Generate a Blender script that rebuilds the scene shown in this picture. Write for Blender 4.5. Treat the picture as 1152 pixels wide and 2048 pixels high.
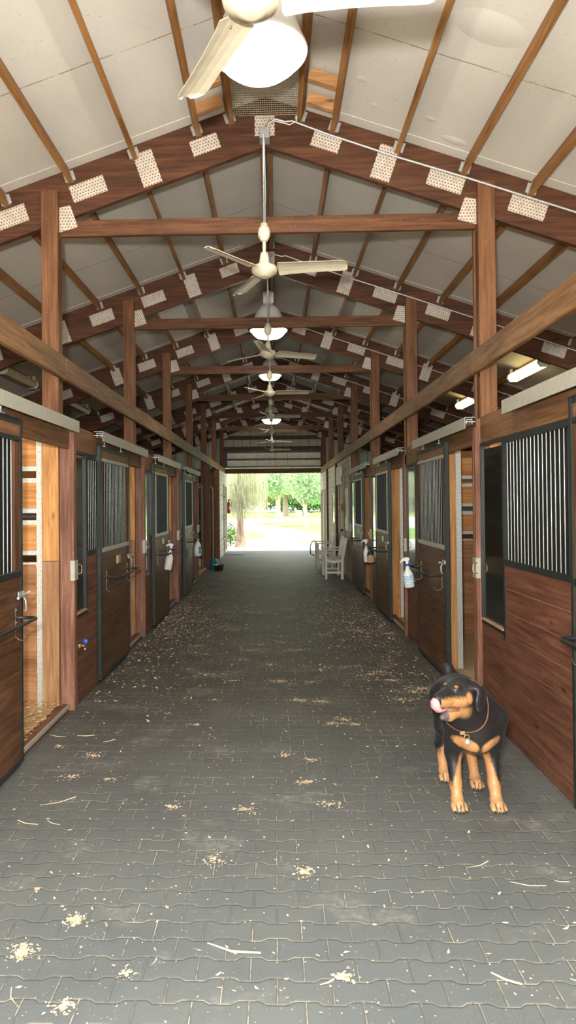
import bpy, math, random
import numpy as np
from mathutils import Vector, Matrix
random.seed(7); rng = np.random.default_rng(7)
scene = bpy.context.scene
for o in list(bpy.data.objects): bpy.data.objects.remove(o)
COL = scene.collection
PI = math.pi; rad = math.radians

# ------------------------------------------------------------------ camera
cam = bpy.data.cameras.new('camera'); camo = bpy.data.objects.new('camera', cam); COL.objects.link(camo)
F, W, H = 1365.0, 1152.0, 2048.0
PX, PY, VPX, VPY, ROLL, EYE = 512.0, 990.0, 549.0, 1006.0, 0.009, 1.6
yv = Vector(((VPX-PX)/F, -(VPY-PY)/F, -1.0)).normalized()
xr = Vector((math.cos(ROLL), math.sin(ROLL), 0.0)); xr = (xr - yv*xr.dot(yv)).normalized(); zv = xr.cross(yv)
rot = Matrix((xr, yv, zv))            # columns of camera-to-world
camo.matrix_world = Matrix.Translation((0.045, 0, EYE)) @ rot.to_4x4()
cam.sensor_fit = 'VERTICAL'; cam.sensor_height = 36.0; cam.lens = F/H*36.0
cam.shift_x = (W/2-PX)/H; cam.shift_y = -(H/2-PY)/H
cam.clip_start = 0.05; cam.clip_end = 400
scene.camera = camo

# ------------------------------------------------------------------ light and exposure
scene.view_settings.view_transform = 'Standard'; scene.view_settings.look = 'None'
scene.view_settings.gamma = 1.0; scene.view_settings.use_curve_mapping = False
scene.view_settings.exposure = 1.08
SKY_STRENGTH, SUN_STRENGTH, FLASH_POWER, LAMP_EMIT, TUBE_EMIT = 2.6, 5.0, 440.0, 26.0, 1.3
world = bpy.data.worlds.new('world'); scene.world = world; world.use_nodes = True
wn = world.node_tree; bg = wn.nodes['Background']
sky = wn.nodes.new('ShaderNodeTexSky'); sky.sky_type = 'HOSEK_WILKIE'; sky.turbidity = 7.0; sky.ground_albedo = 0.5
sky.sun_direction = Vector((0.40, -0.32, 0.85)).normalized()
mixw = wn.nodes.new('ShaderNodeMixRGB'); mixw.inputs['Fac'].default_value = 0.72
mixw.inputs['Color2'].default_value = (0.96, 0.98, 0.88, 1)
wn.links.new(sky.outputs['Color'], mixw.inputs['Color1']); wn.links.new(mixw.outputs['Color'], bg.inputs['Color'])
bg.inputs['Strength'].default_value = SKY_STRENGTH
def add_light(name, kind, loc, energy, color=(1, 1, 1), rotation=(0, 0, 0), size=0.2):
    l = bpy.data.lights.new(name, kind); l.energy = energy; l.color = color
    if kind == 'AREA': l.shape = 'DISK'; l.size = size
    elif kind == 'SUN': l.angle = size
    else: l.shadow_soft_size = size
    o = bpy.data.objects.new(name, l); COL.objects.link(o); o.location = loc; o.rotation_euler = rotation
    return o
sun = add_light('sun', 'SUN', (0, 60, 30), SUN_STRENGTH, (1.0, 0.96, 0.88), size=0.02)
sun.rotation_euler = Vector((0.40, -0.32, 0.85)).to_track_quat('Z', 'Y').to_euler()
add_light('camera_flash', 'POINT', (-0.06, -0.12, 1.83), FLASH_POWER, (1.0, 0.96, 0.90), size=0.06)

# ------------------------------------------------------------------ materials
class NT:
    def __init__(s, name):
        s.m = bpy.data.materials.new(name); s.m.use_nodes = True; s.t = s.m.node_tree; s.p = s.t.nodes['Principled BSDF']
    def n(s, typ, **kw):
        o = s.t.nodes.new(typ)
        for k, v in kw.items():
            if k.startswith('i_'): o.inputs[k[2:].replace('_', ' ')].default_value = v
            else: setattr(o, k, v)
        return o
    def l(s, a, b): s.t.links.new(a, b); return b
    def math(s, op, a, b=None, c=None, clamp=False):
        o = s.t.nodes.new('ShaderNodeMath'); o.operation = op; o.use_clamp = clamp
        for i, v in enumerate((a, b, c)):
            if v is None: continue
            if isinstance(v, (int, float)): o.inputs[i].default_value = v
            else: s.t.links.new(v, o.inputs[i])
        return o.outputs[0]
    def mix(s, fac, a, b, mode='MIX'):
        o = s.t.nodes.new('ShaderNodeMixRGB'); o.blend_type = mode
        for k, v in (('Fac', fac), ('Color1', a), ('Color2', b)):
            if isinstance(v, (int, float)): o.inputs[k].default_value = v
            elif isinstance(v, tuple): o.inputs[k].default_value = (*v[:3], 1)
            else: s.t.links.new(v, o.inputs[k])
        return o.outputs[0]
    def coord(s, kind='Object', scale=(1, 1, 1), jitter=False):
        c = s.n('ShaderNodeTexCoord'); out = c.outputs[kind]
        if jitter:
            oi = s.n('ShaderNodeObjectInfo'); mu = s.n('ShaderNodeVectorMath', operation='SCALE')
            cb = s.n('ShaderNodeCombineXYZ'); 
            for k in 'XYZ': s.l(oi.outputs['Random'], cb.inputs[k])
            s.l(cb.outputs[0], mu.inputs[0]); mu.inputs['Scale'].default_value = 37.0
            ad = s.n('ShaderNodeVectorMath', operation='ADD'); s.l(out, ad.inputs[0]); s.l(mu.outputs[0], ad.inputs[1]); out = ad.outputs[0]
        mp = s.n('ShaderNodeMapping'); mp.inputs['Scale'].default_value = scale; s.l(out, mp.inputs['Vector'])
        return mp.outputs[0]
    def noise(s, vec, scale=5, detail=4, rough=0.55, dist=0.0):
        o = s.n('ShaderNodeTexNoise'); o.inputs['Scale'].default_value = scale; o.inputs['Detail'].default_value = detail
        o.inputs['Roughness'].default_value = rough; o.inputs['Distortion'].default_value = dist; s.l(vec, o.inputs['Vector'])
        return o.outputs['Fac']
    def ramp(s, fac, stops):
        o = s.n('ShaderNodeValToRGB'); el = o.color_ramp.elements
        while len(el) < len(stops): el.new(0.5)
        for e, (p, c) in zip(el, stops): e.position = p; e.color = (*c, 1) if len(c) == 3 else c
        s.l(fac, o.inputs['Fac']); return o.outputs['Color']
    def step(s, fac, lo, hi):
        o = s.n('ShaderNodeMapRange'); o.inputs['From Min'].default_value = lo; o.inputs['From Max'].default_value = hi
        s.l(fac, o.inputs['Value']); return o.outputs['Result']
    def bump(s, height, strength=0.3, dist=0.01):
        b = s.n('ShaderNodeBump'); b.inputs['Strength'].default_value = strength; b.inputs['Distance'].default_value = dist
        s.l(height, b.inputs['Height']); s.l(b.outputs[0], s.p.inputs['Normal'])
    def base(s, col, rough=0.5, metal=0.0, spec=0.5):
        if isinstance(col, tuple): s.p.inputs['Base Color'].default_value = (*col[:3], 1)
        else: s.l(col, s.p.inputs['Base Color'])
        if isinstance(rough, (int, float)): s.p.inputs['Roughness'].default_value = rough
        else: s.l(rough, s.p.inputs['Roughness'])
        s.p.inputs['Metallic'].default_value = metal
        s.p.inputs['Specular IOR Level'].default_value = spec

def plain(name, col, rough=0.5, metal=0.0, spec=0.5, var=0.12, scale=20, bump=0.0):
    m = NT(name); v = m.coord(jitter=True); n = m.noise(v, scale)
    dark = tuple(c*(1-var*1.6) for c in col); lite = tuple(min(1, c*(1+var)) for c in col)
    m.base(m.ramp(n, [(0.3, dark), (0.7, lite)]), rough, metal, spec)
    if bump: m.bump(n, bump)
    return m.m
def wood(name, dark, mid, lite, axis=1, rough=0.55, spec=0.35, fleck=0.0, knots=True, gs=1.0):
    m = NT(name); sc = [16.0*gs, 16.0*gs, 16.0*gs]; sc[axis] = 0.9*gs
    v = m.coord(scale=tuple(sc), jitter=True); g = m.noise(v, 2.2, 6, 0.62, 0.6)
    sc2 = [3.0]*3; sc2[axis] = 0.9
    b = m.noise(m.coord(scale=tuple(sc2), jitter=True), 2.0, 3)
    f = m.math('ADD', m.math('MULTIPLY', g, 0.7), m.math('MULTIPLY', b, 0.3))
    col = m.ramp(f, [(0.33, dark), (0.5, mid), (0.66, lite)])
    if knots:
        kv = [1.6*2]*3; kv[axis] = 1.1
        vo = m.n('ShaderNodeTexVoronoi'); vo.inputs['Scale'].default_value = 1.7; m.l(m.coord(scale=tuple(kv), jitter=True), vo.inputs['Vector'])
        k = m.step(vo.outputs['Distance'], 0.10, 0.03)
        col = m.mix(m.math('MULTIPLY', k, 0.75), col, tuple(c*0.35 for c in dark))
    if fleck:
        fl = m.noise(m.coord(jitter=True), 55, 2, 0.5); fm = m.step(fl, 0.70, 0.76)
        col = m.mix(m.math('MULTIPLY', fm, fleck), col, (0.55, 0.42, 0.27))
    m.base(col, rough, 0, spec); m.bump(g, 0.25, 0.004)
    return m.m
MAT = {}
# dark red-brown stained timber, one per grain direction
for ax, nm in ((0, 'x'), (1, 'y'), (2, 'z')):
    MAT['stain_'+nm] = wood('stained_timber_'+nm, (0.045, 0.019, 0.010), (0.12, 0.049, 0.021), (0.20, 0.090, 0.039), ax, 0.6, 0.3, 0.25)
MAT['rafter'] = wood('rafter_timber', (0.042, 0.018, 0.010), (0.095, 0.038, 0.019), (0.15, 0.064, 0.031), 0, 0.6, 0.3)
MAT['girder'] = wood('girder_timber', (0.095, 0.048, 0.019), (0.20, 0.105, 0.045), (0.30, 0.17, 0.080), 1, 0.62, 0.3, 0.3, False)
MAT['post'] = wood('post_timber', (0.075, 0.031, 0.014), (0.17, 0.074, 0.032), (0.25, 0.118, 0.054), 2, 0.6, 0.3, 0.2)
MAT['purlin'] = wood('purlin_timber', (0.14, 0.060, 0.016), (0.31, 0.145, 0.045), (0.42, 0.22, 0.085), 1, 0.6, 0.3)
MAT['blocking'] = wood('blocking_timber', (0.30, 0.14, 0.05), (0.52, 0.27, 0.11), (0.65, 0.38, 0.18), 0, 0.6, 0.3)
MAT['pine_x'] = wood('orange_pine_planks', (0.26, 0.09, 0.022), (0.55, 0.25, 0.075), (0.70, 0.38, 0.14), 0, 0.55, 0.3, 0.1, gs=0.7)
MAT['pine_z'] = wood('orange_pine_upright', (0.30, 0.12, 0.035), (0.55, 0.27, 0.095), (0.68, 0.38, 0.15), 2, 0.55, 0.3, 0.1)
MAT['panel'] = wood('varnished_door_panel', (0.040, 0.018, 0.009), (0.100, 0.044, 0.020), (0.17, 0.080, 0.038), 1, 0.5, 0.4, 0.35)
MAT['board'] = wood('stained_wall_board', (0.065, 0.025, 0.015), (0.140, 0.055, 0.032), (0.22, 0.100, 0.058), 1, 0.5, 0.4, 0.4)
MAT['header'] = wood('header_board_timber', (0.095, 0.043, 0.018), (0.185, 0.090, 0.040), (0.27, 0.145, 0.070), 1, 0.55, 0.35, 0.2)
MAT['kick'] = wood('soiled_pine_boards', (0.20, 0.085, 0.035), (0.34, 0.16, 0.07), (0.45, 0.25, 0.12), 0, 0.6, 0.3, 0.3, gs=0.8)
MAT['kick_z'] = wood('soiled_pine_upright', (0.20, 0.10, 0.05), (0.32, 0.17, 0.085), (0.42, 0.25, 0.13), 2, 0.6, 0.3, 0.3)
MAT['jamb'] = wood('reddish_jamb', (0.10, 0.043, 0.026), (0.19, 0.084, 0.052), (0.34, 0.175, 0.12), 2, 0.55, 0.35, 0.4, False)
MAT['dust'] = plain('pale_joint_dust', (0.62, 0.47, 0.32), 0.9)
MAT['galv'] = plain('galvanised_steel', (0.60, 0.62, 0.60), 0.45, 0.55, 0.5, 0.15, 60)
MAT['galvpaint'] = plain('galvanised_track', (0.46, 0.45, 0.38), 0.5, 0.25, 0.5, 0.08, 30)
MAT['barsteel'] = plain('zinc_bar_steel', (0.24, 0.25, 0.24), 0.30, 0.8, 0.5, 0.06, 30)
MAT['shadedbar'] = plain('shaded_bar_steel', (0.12, 0.125, 0.115), 0.30, 0.8, 0.5, 0.06, 30)  # darkened copy of the bar steel: shade painted on bars farther off
MAT['blacksteel'] = plain('dark_painted_steel', (0.020, 0.026, 0.026), 0.42, 0.2, 0.5, 0.2, 30)
MAT['channel'] = plain('dark_grey_steel_channel', (0.028, 0.036, 0.034), 0.38, 0.3, 0.5, 0.2, 12)
MAT['hooksteel'] = plain('tarnished_hook_steel', (0.30, 0.23, 0.17), 0.35, 0.8)
MAT['oldpipe'] = plain('dull_greenish_pipe', (0.20, 0.22, 0.17), 0.5, 0.3)
MAT['brass'] = plain('brass', (0.75, 0.52, 0.25), 0.3, 0.9)
MAT['blue'] = plain('blue_plastic', (0.02, 0.10, 0.55), 0.4)
MAT['white'] = plain('white_plastic', (0.80, 0.79, 0.74), 0.4, var=0.03)
MAT['cream'] = plain('cream_fan_enamel', (0.66, 0.60, 0.45), 0.38, 0, 0.5, 0.06, 14)
MAT['paintwhite'] = wood('white_painted_wood', (0.60, 0.57, 0.48), (0.72, 0.69, 0.60), (0.80, 0.78, 0.70), 1, 0.5, 0.35, 0, False)
MAT['black'] = plain('black_plastic', (0.015, 0.015, 0.014), 0.4)
MAT['kraft'] = plain('tan_label', (0.45, 0.30, 0.17), 0.6)
MAT['teal'] = plain('teal_plastic', (0.01, 0.20, 0.28), 0.45)
MAT['red'] = plain('red_enamel', (0.35, 0.015, 0.01), 0.3)
MAT['bowl'] = plain('stainless_steel', (0.70, 0.62, 0.50), 0.22, 1.0)
MAT['leather'] = plain('brown_leather', (0.16, 0.065, 0.035), 0.5)
MAT['mat'] = plain('grey_green_mat', (0.22, 0.27, 0.24), 0.8)
MAT['hat'] = plain('straw_tan', (0.50, 0.27, 0.12), 0.7)
MAT['paper'] = plain('white_board', (0.72, 0.74, 0.62), 0.5, var=0.03)
MAT['siding_end'] = None

def mat_glass_pane():
    m = NT('dark_polished_pane'); m.base((0.012, 0.014, 0.013), 0.10, 0.0, 0.9); m.p.inputs['Coat Weight'].default_value = 0.6
    m.p.inputs['Coat Roughness'].default_value = 0.05; return m.m
MAT['pane'] = mat_glass_pane()
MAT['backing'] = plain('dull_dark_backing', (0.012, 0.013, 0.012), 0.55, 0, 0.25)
def emit(name, col, strength, base=(0.9, 0.9, 0.85)):
    m = NT(name); m.base(base, 0.4); m.p.inputs['Emission Color'].default_value = (*col, 1)
    m.p.inputs['Emission Strength'].default_value = strength; return m.m
MAT['globe'] = emit('glowing_lamp_globe', (1.0, 0.93, 0.80), LAMP_EMIT)
MAT['tube_on'] = emit('lit_fluorescent_diffuser', (1.0, 0.80, 0.36), TUBE_EMIT)
MAT['tube_off'] = plain('unlit_yellowed_diffuser', (0.42, 0.36, 0.20), 0.35)
def mat_bottle():
    m = NT('translucent_bottle_plastic'); m.base((0.78, 0.82, 0.78), 0.25); m.p.inputs['Subsurface Weight'].default_value = 0.3
    m.p.inputs['Subsurface Radius'].default_value = (0.02, 0.02, 0.02); return m.m
MAT['bottle'] = mat_bottle()
def mat_label():
    m = NT('bottle_with_blue_print'); v = m.coord(scale=(1, 1, 1)); sp = m.n('ShaderNodeSeparateXYZ'); m.l(v, sp.inputs[0])
    line = m.math('FRACT', m.math('MULTIPLY', sp.outputs['Z'], 62.0)); word = m.noise(m.coord(scale=(180, 180, 20)), 1.0, 1)
    k = m.math('MULTIPLY', m.math('GREATER_THAN', line, 0.45), m.math('GREATER_THAN', word, 0.43))
    m.base(m.mix(k, (0.76, 0.81, 0.78), (0.16, 0.42, 0.68)), 0.3); return m.m
MAT['print'] = mat_label()
def mat_plate():
    m = NT('perforated_nail_plate'); v = m.coord(); sp = m.n('ShaderNodeSeparateXYZ'); m.l(v, sp.inputs[0])
    u = m.math('MULTIPLY', sp.outputs['X'], 1/0.024); w = m.math('MULTIPLY', sp.outputs['Z'], 1/0.024)
    row = m.math('FLOOR', w); u2 = m.math('ADD', u, m.math('MULTIPLY', m.math('MODULO', m.math('ABSOLUTE', row), 2.0), 0.5))
    fu = m.math('SUBTRACT', m.math('FRACT', m.math('ADD', u2, 100.0)), 0.5); fw = m.math('SUBTRACT', m.math('FRACT', m.math('ADD', w, 100.0)), 0.5)
    d = m.math('SQRT', m.math('ADD', m.math('MULTIPLY', fu, fu), m.math('MULTIPLY', fw, fw)))
    hole = m.math('LESS_THAN', d, 0.29)
    n = m.noise(m.coord(jitter=True), 25, 3)
    col = m.mix(hole, m.ramp(n, [(0.3, (0.46, 0.48, 0.43)), (0.7, (0.66, 0.68, 0.62))]), (0.42, 0.17, 0.07))
    m.base(col, 0.5, 0.0, 0.5); return m.m
MAT['plate'] = mat_plate()
def mat_ceiling():
    m = NT('ceiling_insulation_board'); v = m.coord(); sp = m.n('ShaderNodeSeparateXYZ'); m.l(v, sp.inputs[0])
    big = m.noise(v, 0.8, 3); fine = m.noise(v, 90, 3); spots = m.noise(v, 38, 1, 0.4)
    col = m.ramp(big, [(0.3, (0.62, 0.60, 0.54)), (0.7, (0.77, 0.755, 0.68))])
    col = m.mix(0.12, col, m.ramp(fine, [(0.3, (0.4, 0.38, 0.34)), (0.7, (0.95, 0.93, 0.86))]))
    col = m.mix(m.math('MULTIPLY', m.step(spots, 0.72, 0.78), 0.35), col, (0.35, 0.2, 0.1))
    # sheet seams across the slope
    wob = m.math('MULTIPLY', m.math('SUBTRACT', m.noise(v, 1.5, 2), 0.5), 0.03)
    yy = m.math('ADD', sp.outputs['Y'], wob)
    fr = m.math('ABSOLUTE', m.math('SUBTRACT', m.math('FRACT', m.math('MULTIPLY', m.math('ADD', yy, 1.52+2.9+1.45), 1/2.9)), 0.5))
    d1 = m.math('MULTIPLY', fr, 2.9)
    dash = m.noise(v, 9, 4, 0.7)
    line = m.math('MULTIPLY', m.math('LESS_THAN', d1, 0.0045), m.step(dash, 0.35, 0.5))
    rust = m.math('MULTIPLY', m.step(d1, 0.07, 0.0), m.step(m.noise(v, 30, 4, 0.7), 0.60, 0.68))
    rust = m.math('MULTIPLY', rust, m.step(m.noise(v, 1.2, 1), 0.42, 0.6))
    col = m.mix(m.math('MULTIPLY', m.math('MAXIMUM', line, m.math('MULTIPLY', rust, 0.7)), 0.8), col, (0.30, 0.13, 0.06))
    m.base(col, 0.75, 0, 0.3); m.bump(m.noise(v, 3, 3), 0.15, 0.02); return m.m
MAT['ceiling'] = mat_ceiling()
def mat_floor():
    m = NT('interlocking_rubber_pavers'); v = m.coord(); sp = m.n('ShaderNodeSeparateXYZ'); m.l(v, sp.inputs[0])
    X, Y = sp.outputs['X'], sp.outputs['Y']
    u = m.math('MULTIPLY', m.math('ADD', X, 20*0.183-0.04), 1/0.183)
    w = m.math('MULTIPLY', m.math('ADD', Y, 52*0.105-2.204), 1/0.105)
    L = m.math('ROUND', w); par = m.math('MODULO', L, 2.0)
    s = m.math('SINE', m.math('ADD', m.math('MULTIPLY', u, 2*PI), m.math('MULTIPLY', par, PI)))
    c = m.math('COSINE', m.math('ADD', m.math('MULTIPLY', u, 2*PI), m.math('MULTIPLY', par, PI)))
    off = m.math('MULTIPLY', m.math('MAXIMUM', m.math('MINIMUM', m.math('MULTIPLY', c, 2.6), 1.0), -1.0), -0.075)
    dl = m.math('ABSOLUTE', m.math('SUBTRACT', m.math('SUBTRACT', w, L), off))
    r = m.math('FLOOR', m.math('SUBTRACT', w, off)); u2 = m.math('ADD', u, m.math('MULTIPLY', m.math('MODULO', r, 2.0), 0.5))
    dv = m.math('ABSOLUTE', m.math('SUBTRACT', m.math('FRACT', m.math('ADD', u2, 0.5)), 0.5))
    dmin = m.math('MINIMUM', m.math('MULTIPLY', dl, 0.105), m.math('MULTIPLY', dv, 0.183))
    joint = m.step(dmin, 0.0024, 0.0010); groove = m.step(dmin, 0.008, 0.0)
    dusty = m.step(m.noise(v, 3.1, 4, 0.6), 0.42, 0.60); brk = m.step(m.noise(v, 22, 3, 0.6), 0.40, 0.52)
    big = m.noise(v, 0.9, 4, 0.6); fine = m.noise(v, 160, 3, 0.6)
    col = m.ramp(fine, [(0.3, (0.078, 0.092, 0.098)), (0.7, (0.132, 0.150, 0.158))])
    col = m.mix(m.step(big, 0.35, 0.7), col, (0.145, 0.158, 0.158), 'MIX')
    # trodden-in sawdust, browner mid-aisle, plus painted light falloff darkening with distance
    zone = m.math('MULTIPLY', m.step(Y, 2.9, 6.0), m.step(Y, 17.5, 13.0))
    earth_falloff = m.math('MULTIPLY', zone, m.math('ADD', 0.55, m.math('MULTIPLY', m.step(m.noise(v, 2.2, 5, 0.7), 0.35, 0.7), 0.4)))
    col = m.mix(earth_falloff, col, (0.048, 0.037, 0.023))
    # whitish scuffs
    sc = m.math('MULTIPLY', m.step(m.noise(v, 2.1, 5, 0.65), 0.56, 0.74), m.step(m.noise(v, 26, 5, 0.7), 0.38, 0.66))
    col = m.mix(m.math('MULTIPLY', sc, 0.75), col, (0.42, 0.40, 0.36))
    # sawdust crumbs
    vo = m.n('ShaderNodeTexVoronoi'); vo.inputs['Scale'].default_value = 46; m.l(v, vo.inputs['Vector'])
    cr = m.math('MULTIPLY', m.step(vo.outputs['Distance'], 0.15, 0.09), m.step(m.noise(v, 7, 3), 0.50, 0.60))
    col = m.mix(m.math('MULTIPLY', cr, 0.75), col, (0.50, 0.38, 0.24))
    col = m.mix(m.math('MULTIPLY', groove, 0.35), col, (0.03, 0.032, 0.03))
    jm = m.math('MULTIPLY', joint, m.math('ADD', 0.12, m.math('MULTIPLY', m.math('MULTIPLY', dusty, brk), 0.85)))
    col = m.mix(jm, col, (0.50, 0.42, 0.32))
    m.base(col, m.math('ADD', 0.50, m.math('MULTIPLY', fine, 0.2)), 0, 0.45)
    h = m.math('SUBTRACT', m.math('MULTIPLY', fine, 0.25), groove); m.bump(h, 0.5, 0.004)
    return m.m
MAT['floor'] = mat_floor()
def mat_siding(name, light, dark, pitch=0.15):
    m = NT(name); v = m.coord(); sp = m.n('ShaderNodeSeparateXYZ'); m.l(v, sp.inputs[0])
    fr = m.math('FRACT', m.math('MULTIPLY', m.math('ADD', sp.outputs['Z'], 10), 1/pitch))
    n = m.noise(m.coord(scale=(6, 1, 20)), 3, 4)
    col = m.mix(m.math('LESS_THAN', fr, 0.06), m.ramp(n, [(0.3, dark), (0.7, light)]), tuple(c*0.35 for c in dark))
    m.base(col, 0.6, 0, 0.3); m.bump(fr, 0.5, 0.01); return m.m
MAT['clap'] = mat_siding('weathered_clapboard', (0.56, 0.50, 0.38), (0.38, 0.32, 0.23))
MAT['clapwhite'] = mat_siding('white_clapboard', (0.78, 0.77, 0.70), (0.62, 0.60, 0.54))
def mat_corr():
    m = NT('ribbed_gable_sheet'); v = m.coord(); sp = m.n('ShaderNodeSeparateXYZ'); m.l(v, sp.inputs[0])
    fr = m.math('FRACT', m.math('MULTIPLY', m.math('ADD', sp.outputs['X'], 10), 1/0.28))
    col = m.mix(m.math('LESS_THAN', fr, 0.07), (0.55, 0.60, 0.48), (0.18, 0.20, 0.15))
    m.base(col, 0.6); return m.m
MAT['gable'] = mat_corr()
MAT['steelpanel'] = plain('beige_overhead_door_steel', (0.88, 0.84, 0.70), 0.5, 0.1, 0.5, 0.12, 9)
MAT['bark'] = wood('tree_bark', (0.09, 0.055, 0.04), (0.24, 0.16, 0.12), (0.42, 0.33, 0.27), 2, 0.9, 0.1, 0, False)
MAT['bark_pale'] = plain('pale_bark', (0.55, 0.46, 0.38), 0.9)
def leafmat(name, col, trans=0.35):
    m = NT(name); oi = m.noise(m.coord(), 0.9, 3); c2 = tuple(c*0.55 for c in col)
    cc = m.ramp(oi, [(0.35, c2), (0.65, col)]); m.base(cc, 0.6, 0, 0.2)
    tr = m.n('ShaderNodeBsdfTranslucent'); m.l(cc, tr.inputs['Color']); mx = m.n('ShaderNodeMixShader'); mx.inputs[0].default_value = trans
    out = m.t.nodes['Material Output']; m.l(m.p.outputs[0], mx.inputs[1]); m.l(tr.outputs[0], mx.inputs[2]); m.l(mx.outputs[0], out.inputs['Surface'])
    return m.m
MAT['leaf'] = leafmat('soft_green_leaves', (0.44, 0.60, 0.36)); MAT['leaf_dark'] = leafmat('deep_green_leaves', (0.16, 0.32, 0.10))
MAT['leaf_yellow'] = leafmat('yellow_green_leaves', (0.52, 0.60, 0.24)); MAT['moss'] = leafmat('hanging_moss', (0.62, 0.64, 0.46))
MAT['leaf_orange'] = leafmat('orange_blossom', (0.75, 0.38, 0.18))
MAT['lawn'] = plain('lawn_grass', (0.22, 0.40, 0.08), 0.9, scale=3, var=0.25)
MAT['drive'] = plain('pale_driveway', (0.60, 0.57, 0.54), 0.85, scale=2, var=0.05)
MAT['mulch'] = plain('orange_mulch', (0.50, 0.27, 0.17), 0.95)
MAT['shaving'] = plain('wood_shaving', (0.74, 0.58, 0.40), 0.8, var=0.2, scale=60)
MAT['straw'] = plain('dry_straw', (0.74, 0.62, 0.40), 0.7)
MAT['bedding'] = plain('shavings_bedding', (0.66, 0.47, 0.25), 0.9, var=0.35, scale=70, bump=1.0)
MAT['mesh'] = plain('galvanised_mesh', (0.50, 0.46, 0.34), 0.5, 0.5)

# ------------------------------------------------------------------ mesh builder
class MB:
    def __init__(s): s.v = []; s.f = []; s.mi = []; s.smooth = []
    def add(s, vs, fs, mi=0, sm=False):
        b = len(s.v); s.v += [tuple(v) for v in vs]
        for f in fs: s.f.append([b+i for i in f]); s.mi.append(mi); s.smooth.append(sm)
        return s
    def box(s, x0, x1, y0, y1, z0, z1, mi=0, M=None, bev=0.0):
        if bev:
            b = min(bev, (x1-x0)/2.2, (y1-y0)/2.2, (z1-z0)/2.2)
            vs = []; 
            for sx in (0, 1):
                for sy in (0, 1):
                    for sz in (0, 1):
                        c = (x1 if sx else x0, y1 if sy else y0, z1 if sz else z0); d = (-b if sx else b, -b if sy else b, -b if sz else b)
                        vs += [(c[0], c[1]+d[1], c[2]+d[2]), (c[0]+d[0], c[1], c[2]+d[2]), (c[0]+d[0], c[1]+d[1], c[2])]
            I = lambda sx, sy, sz, k: (sx*4+sy*2+sz)*3+k
            fs = []
            for a in (0, 1):
                q = [I(a, 0, 0, 0), I(a, 1, 0, 0), I(a, 1, 1, 0), I(a, 0, 1, 0)]; fs.append(q if a else q[::-1])
                q = [I(0, a, 0, 1), I(0, a, 1, 1), I(1, a, 1, 1), I(1, a, 0, 1)]; fs.append(q if a else q[::-1])
                q = [I(0, 0, a, 2), I(1, 0, a, 2), I(1, 1, a, 2), I(0, 1, a, 2)]; fs.append(q if a else q[::-1])
            for a in (0, 1):
                for c in (0, 1):
                    fs.append([I(a, c, 0, 0), I(a, c, 1, 0), I(a, c, 1, 1), I(a, c, 0, 1)][::1 if a != c else -1])
                    fs.append([I(a, 0, c, 0), I(a, 1, c, 0), I(a, 1, c, 2), I(a, 0, c, 2)][::-1 if a != c else 1])
                    fs.append([I(0, a, c, 1), I(1, a, c, 1), I(1, a, c, 2), I(0, a, c, 2)][::1 if a != c else -1])
            for a in (0, 1):
                for c in (0, 1):
                    for e in (0, 1):
                        q = [I(a, c, e, 0), I(a, c, e, 1), I(a, c, e, 2)]; fs.append(q if (a+c+e) % 2 else q[::-1])
        else:
            vs = [(x, y, z) for x in (x0, x1) for y in (y0, y1) for z in (z0, z1)]
            fs = [[0, 1, 3, 2], [4, 6, 7, 5], [0, 4, 5, 1], [2, 3, 7, 6], [0, 2, 6, 4], [1, 5, 7, 3]]
        if M is not None: vs = [M @ Vector(v) for v in vs]
        return s.add(vs, fs, mi)
    def tube(s, pts, r, n=8, mi=0, cap=True, sm=True):
        pts = [Vector(p) for p in pts]; R = r if isinstance(r, (list, tuple)) else [r]*len(pts); vs = []; up = None
        for i, p in enumerate(pts):
            a = pts[max(0, i-1)]; b = pts[min(len(pts)-1, i+1)]; t = (b-a).normalized()
            if up is None: up = Vector((0, 0, 1)) if abs(t.z) < 0.9 else Vector((1, 0, 0))
            x = t.cross(up).normalized(); y = x.cross(t).normalized(); up = y
            for k in range(n):
                an = 2*PI*k/n; vs.append(p + (x*math.cos(an)+y*math.sin(an))*R[i])
        fs = [[i*n+k, i*n+(k+1) % n, (i+1)*n+(k+1) % n, (i+1)*n+k] for i in range(len(pts)-1) for k in range(n)]
        s.add(vs, fs, mi, sm)
        if cap:
            b = len(s.v)-len(vs); s.f += [[b+k for k in range(n)], [b+(len(pts)-1)*n+k for k in range(n)][::-1]]; s.mi += [mi]*2; s.smooth += [False]*2
        return s
    def lathe(s, prof, n=24, mi=0, M=None, sm=True, sx=1, sy=1):
        vs = []; 
        for r, z in prof:
            for k in range(n): a = 2*PI*k/n; vs.append(Vector((r*math.cos(a)*sx, r*math.sin(a)*sy, z)))
        if M is not None: vs = [M @ v for v in vs]
        fs = [[i*n+k, i*n+(k+1) % n, (i+1)*n+(k+1) % n, (i+1)*n+k] for i in range(len(prof)-1) for k in range(n)]
        return s.add(vs, fs, mi, sm)
    def ball(s, c, r, n=12, mi=0, M=None):
        rx, ry, rz = (r, r, r) if isinstance(r, (int, float)) else r
        T = Matrix.Translation(c) @ (M if M is not None else Matrix()) @ Matrix.Diagonal((rx, ry, rz, 1))
        h = n//2; return s.lathe([(math.sin(PI*i/h), -math.cos(PI*i/h)) for i in range(h+1)], n, mi, T)
    def prism(s, poly, y0, y1, mi=0, axis='y'):     # polygon in xz extruded along y (or xy along z, yz along x)
        f = {'y': lambda a, b, c: (a, c, b), 'z': lambda a, b, c: (a, b, c), 'x': lambda a, b, c: (c, a, b)}[axis]
        n = len(poly); vs = [f(a, b, y0) for a, b in poly]+[f(a, b, y1) for a, b in poly]
        fs = [list(range(n))[::-1], [n+i for i in range(n)]]+[[i, (i+1) % n, n+(i+1) % n, n+i] for i in range(n)]
        return s.add(vs, fs, mi)
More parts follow.
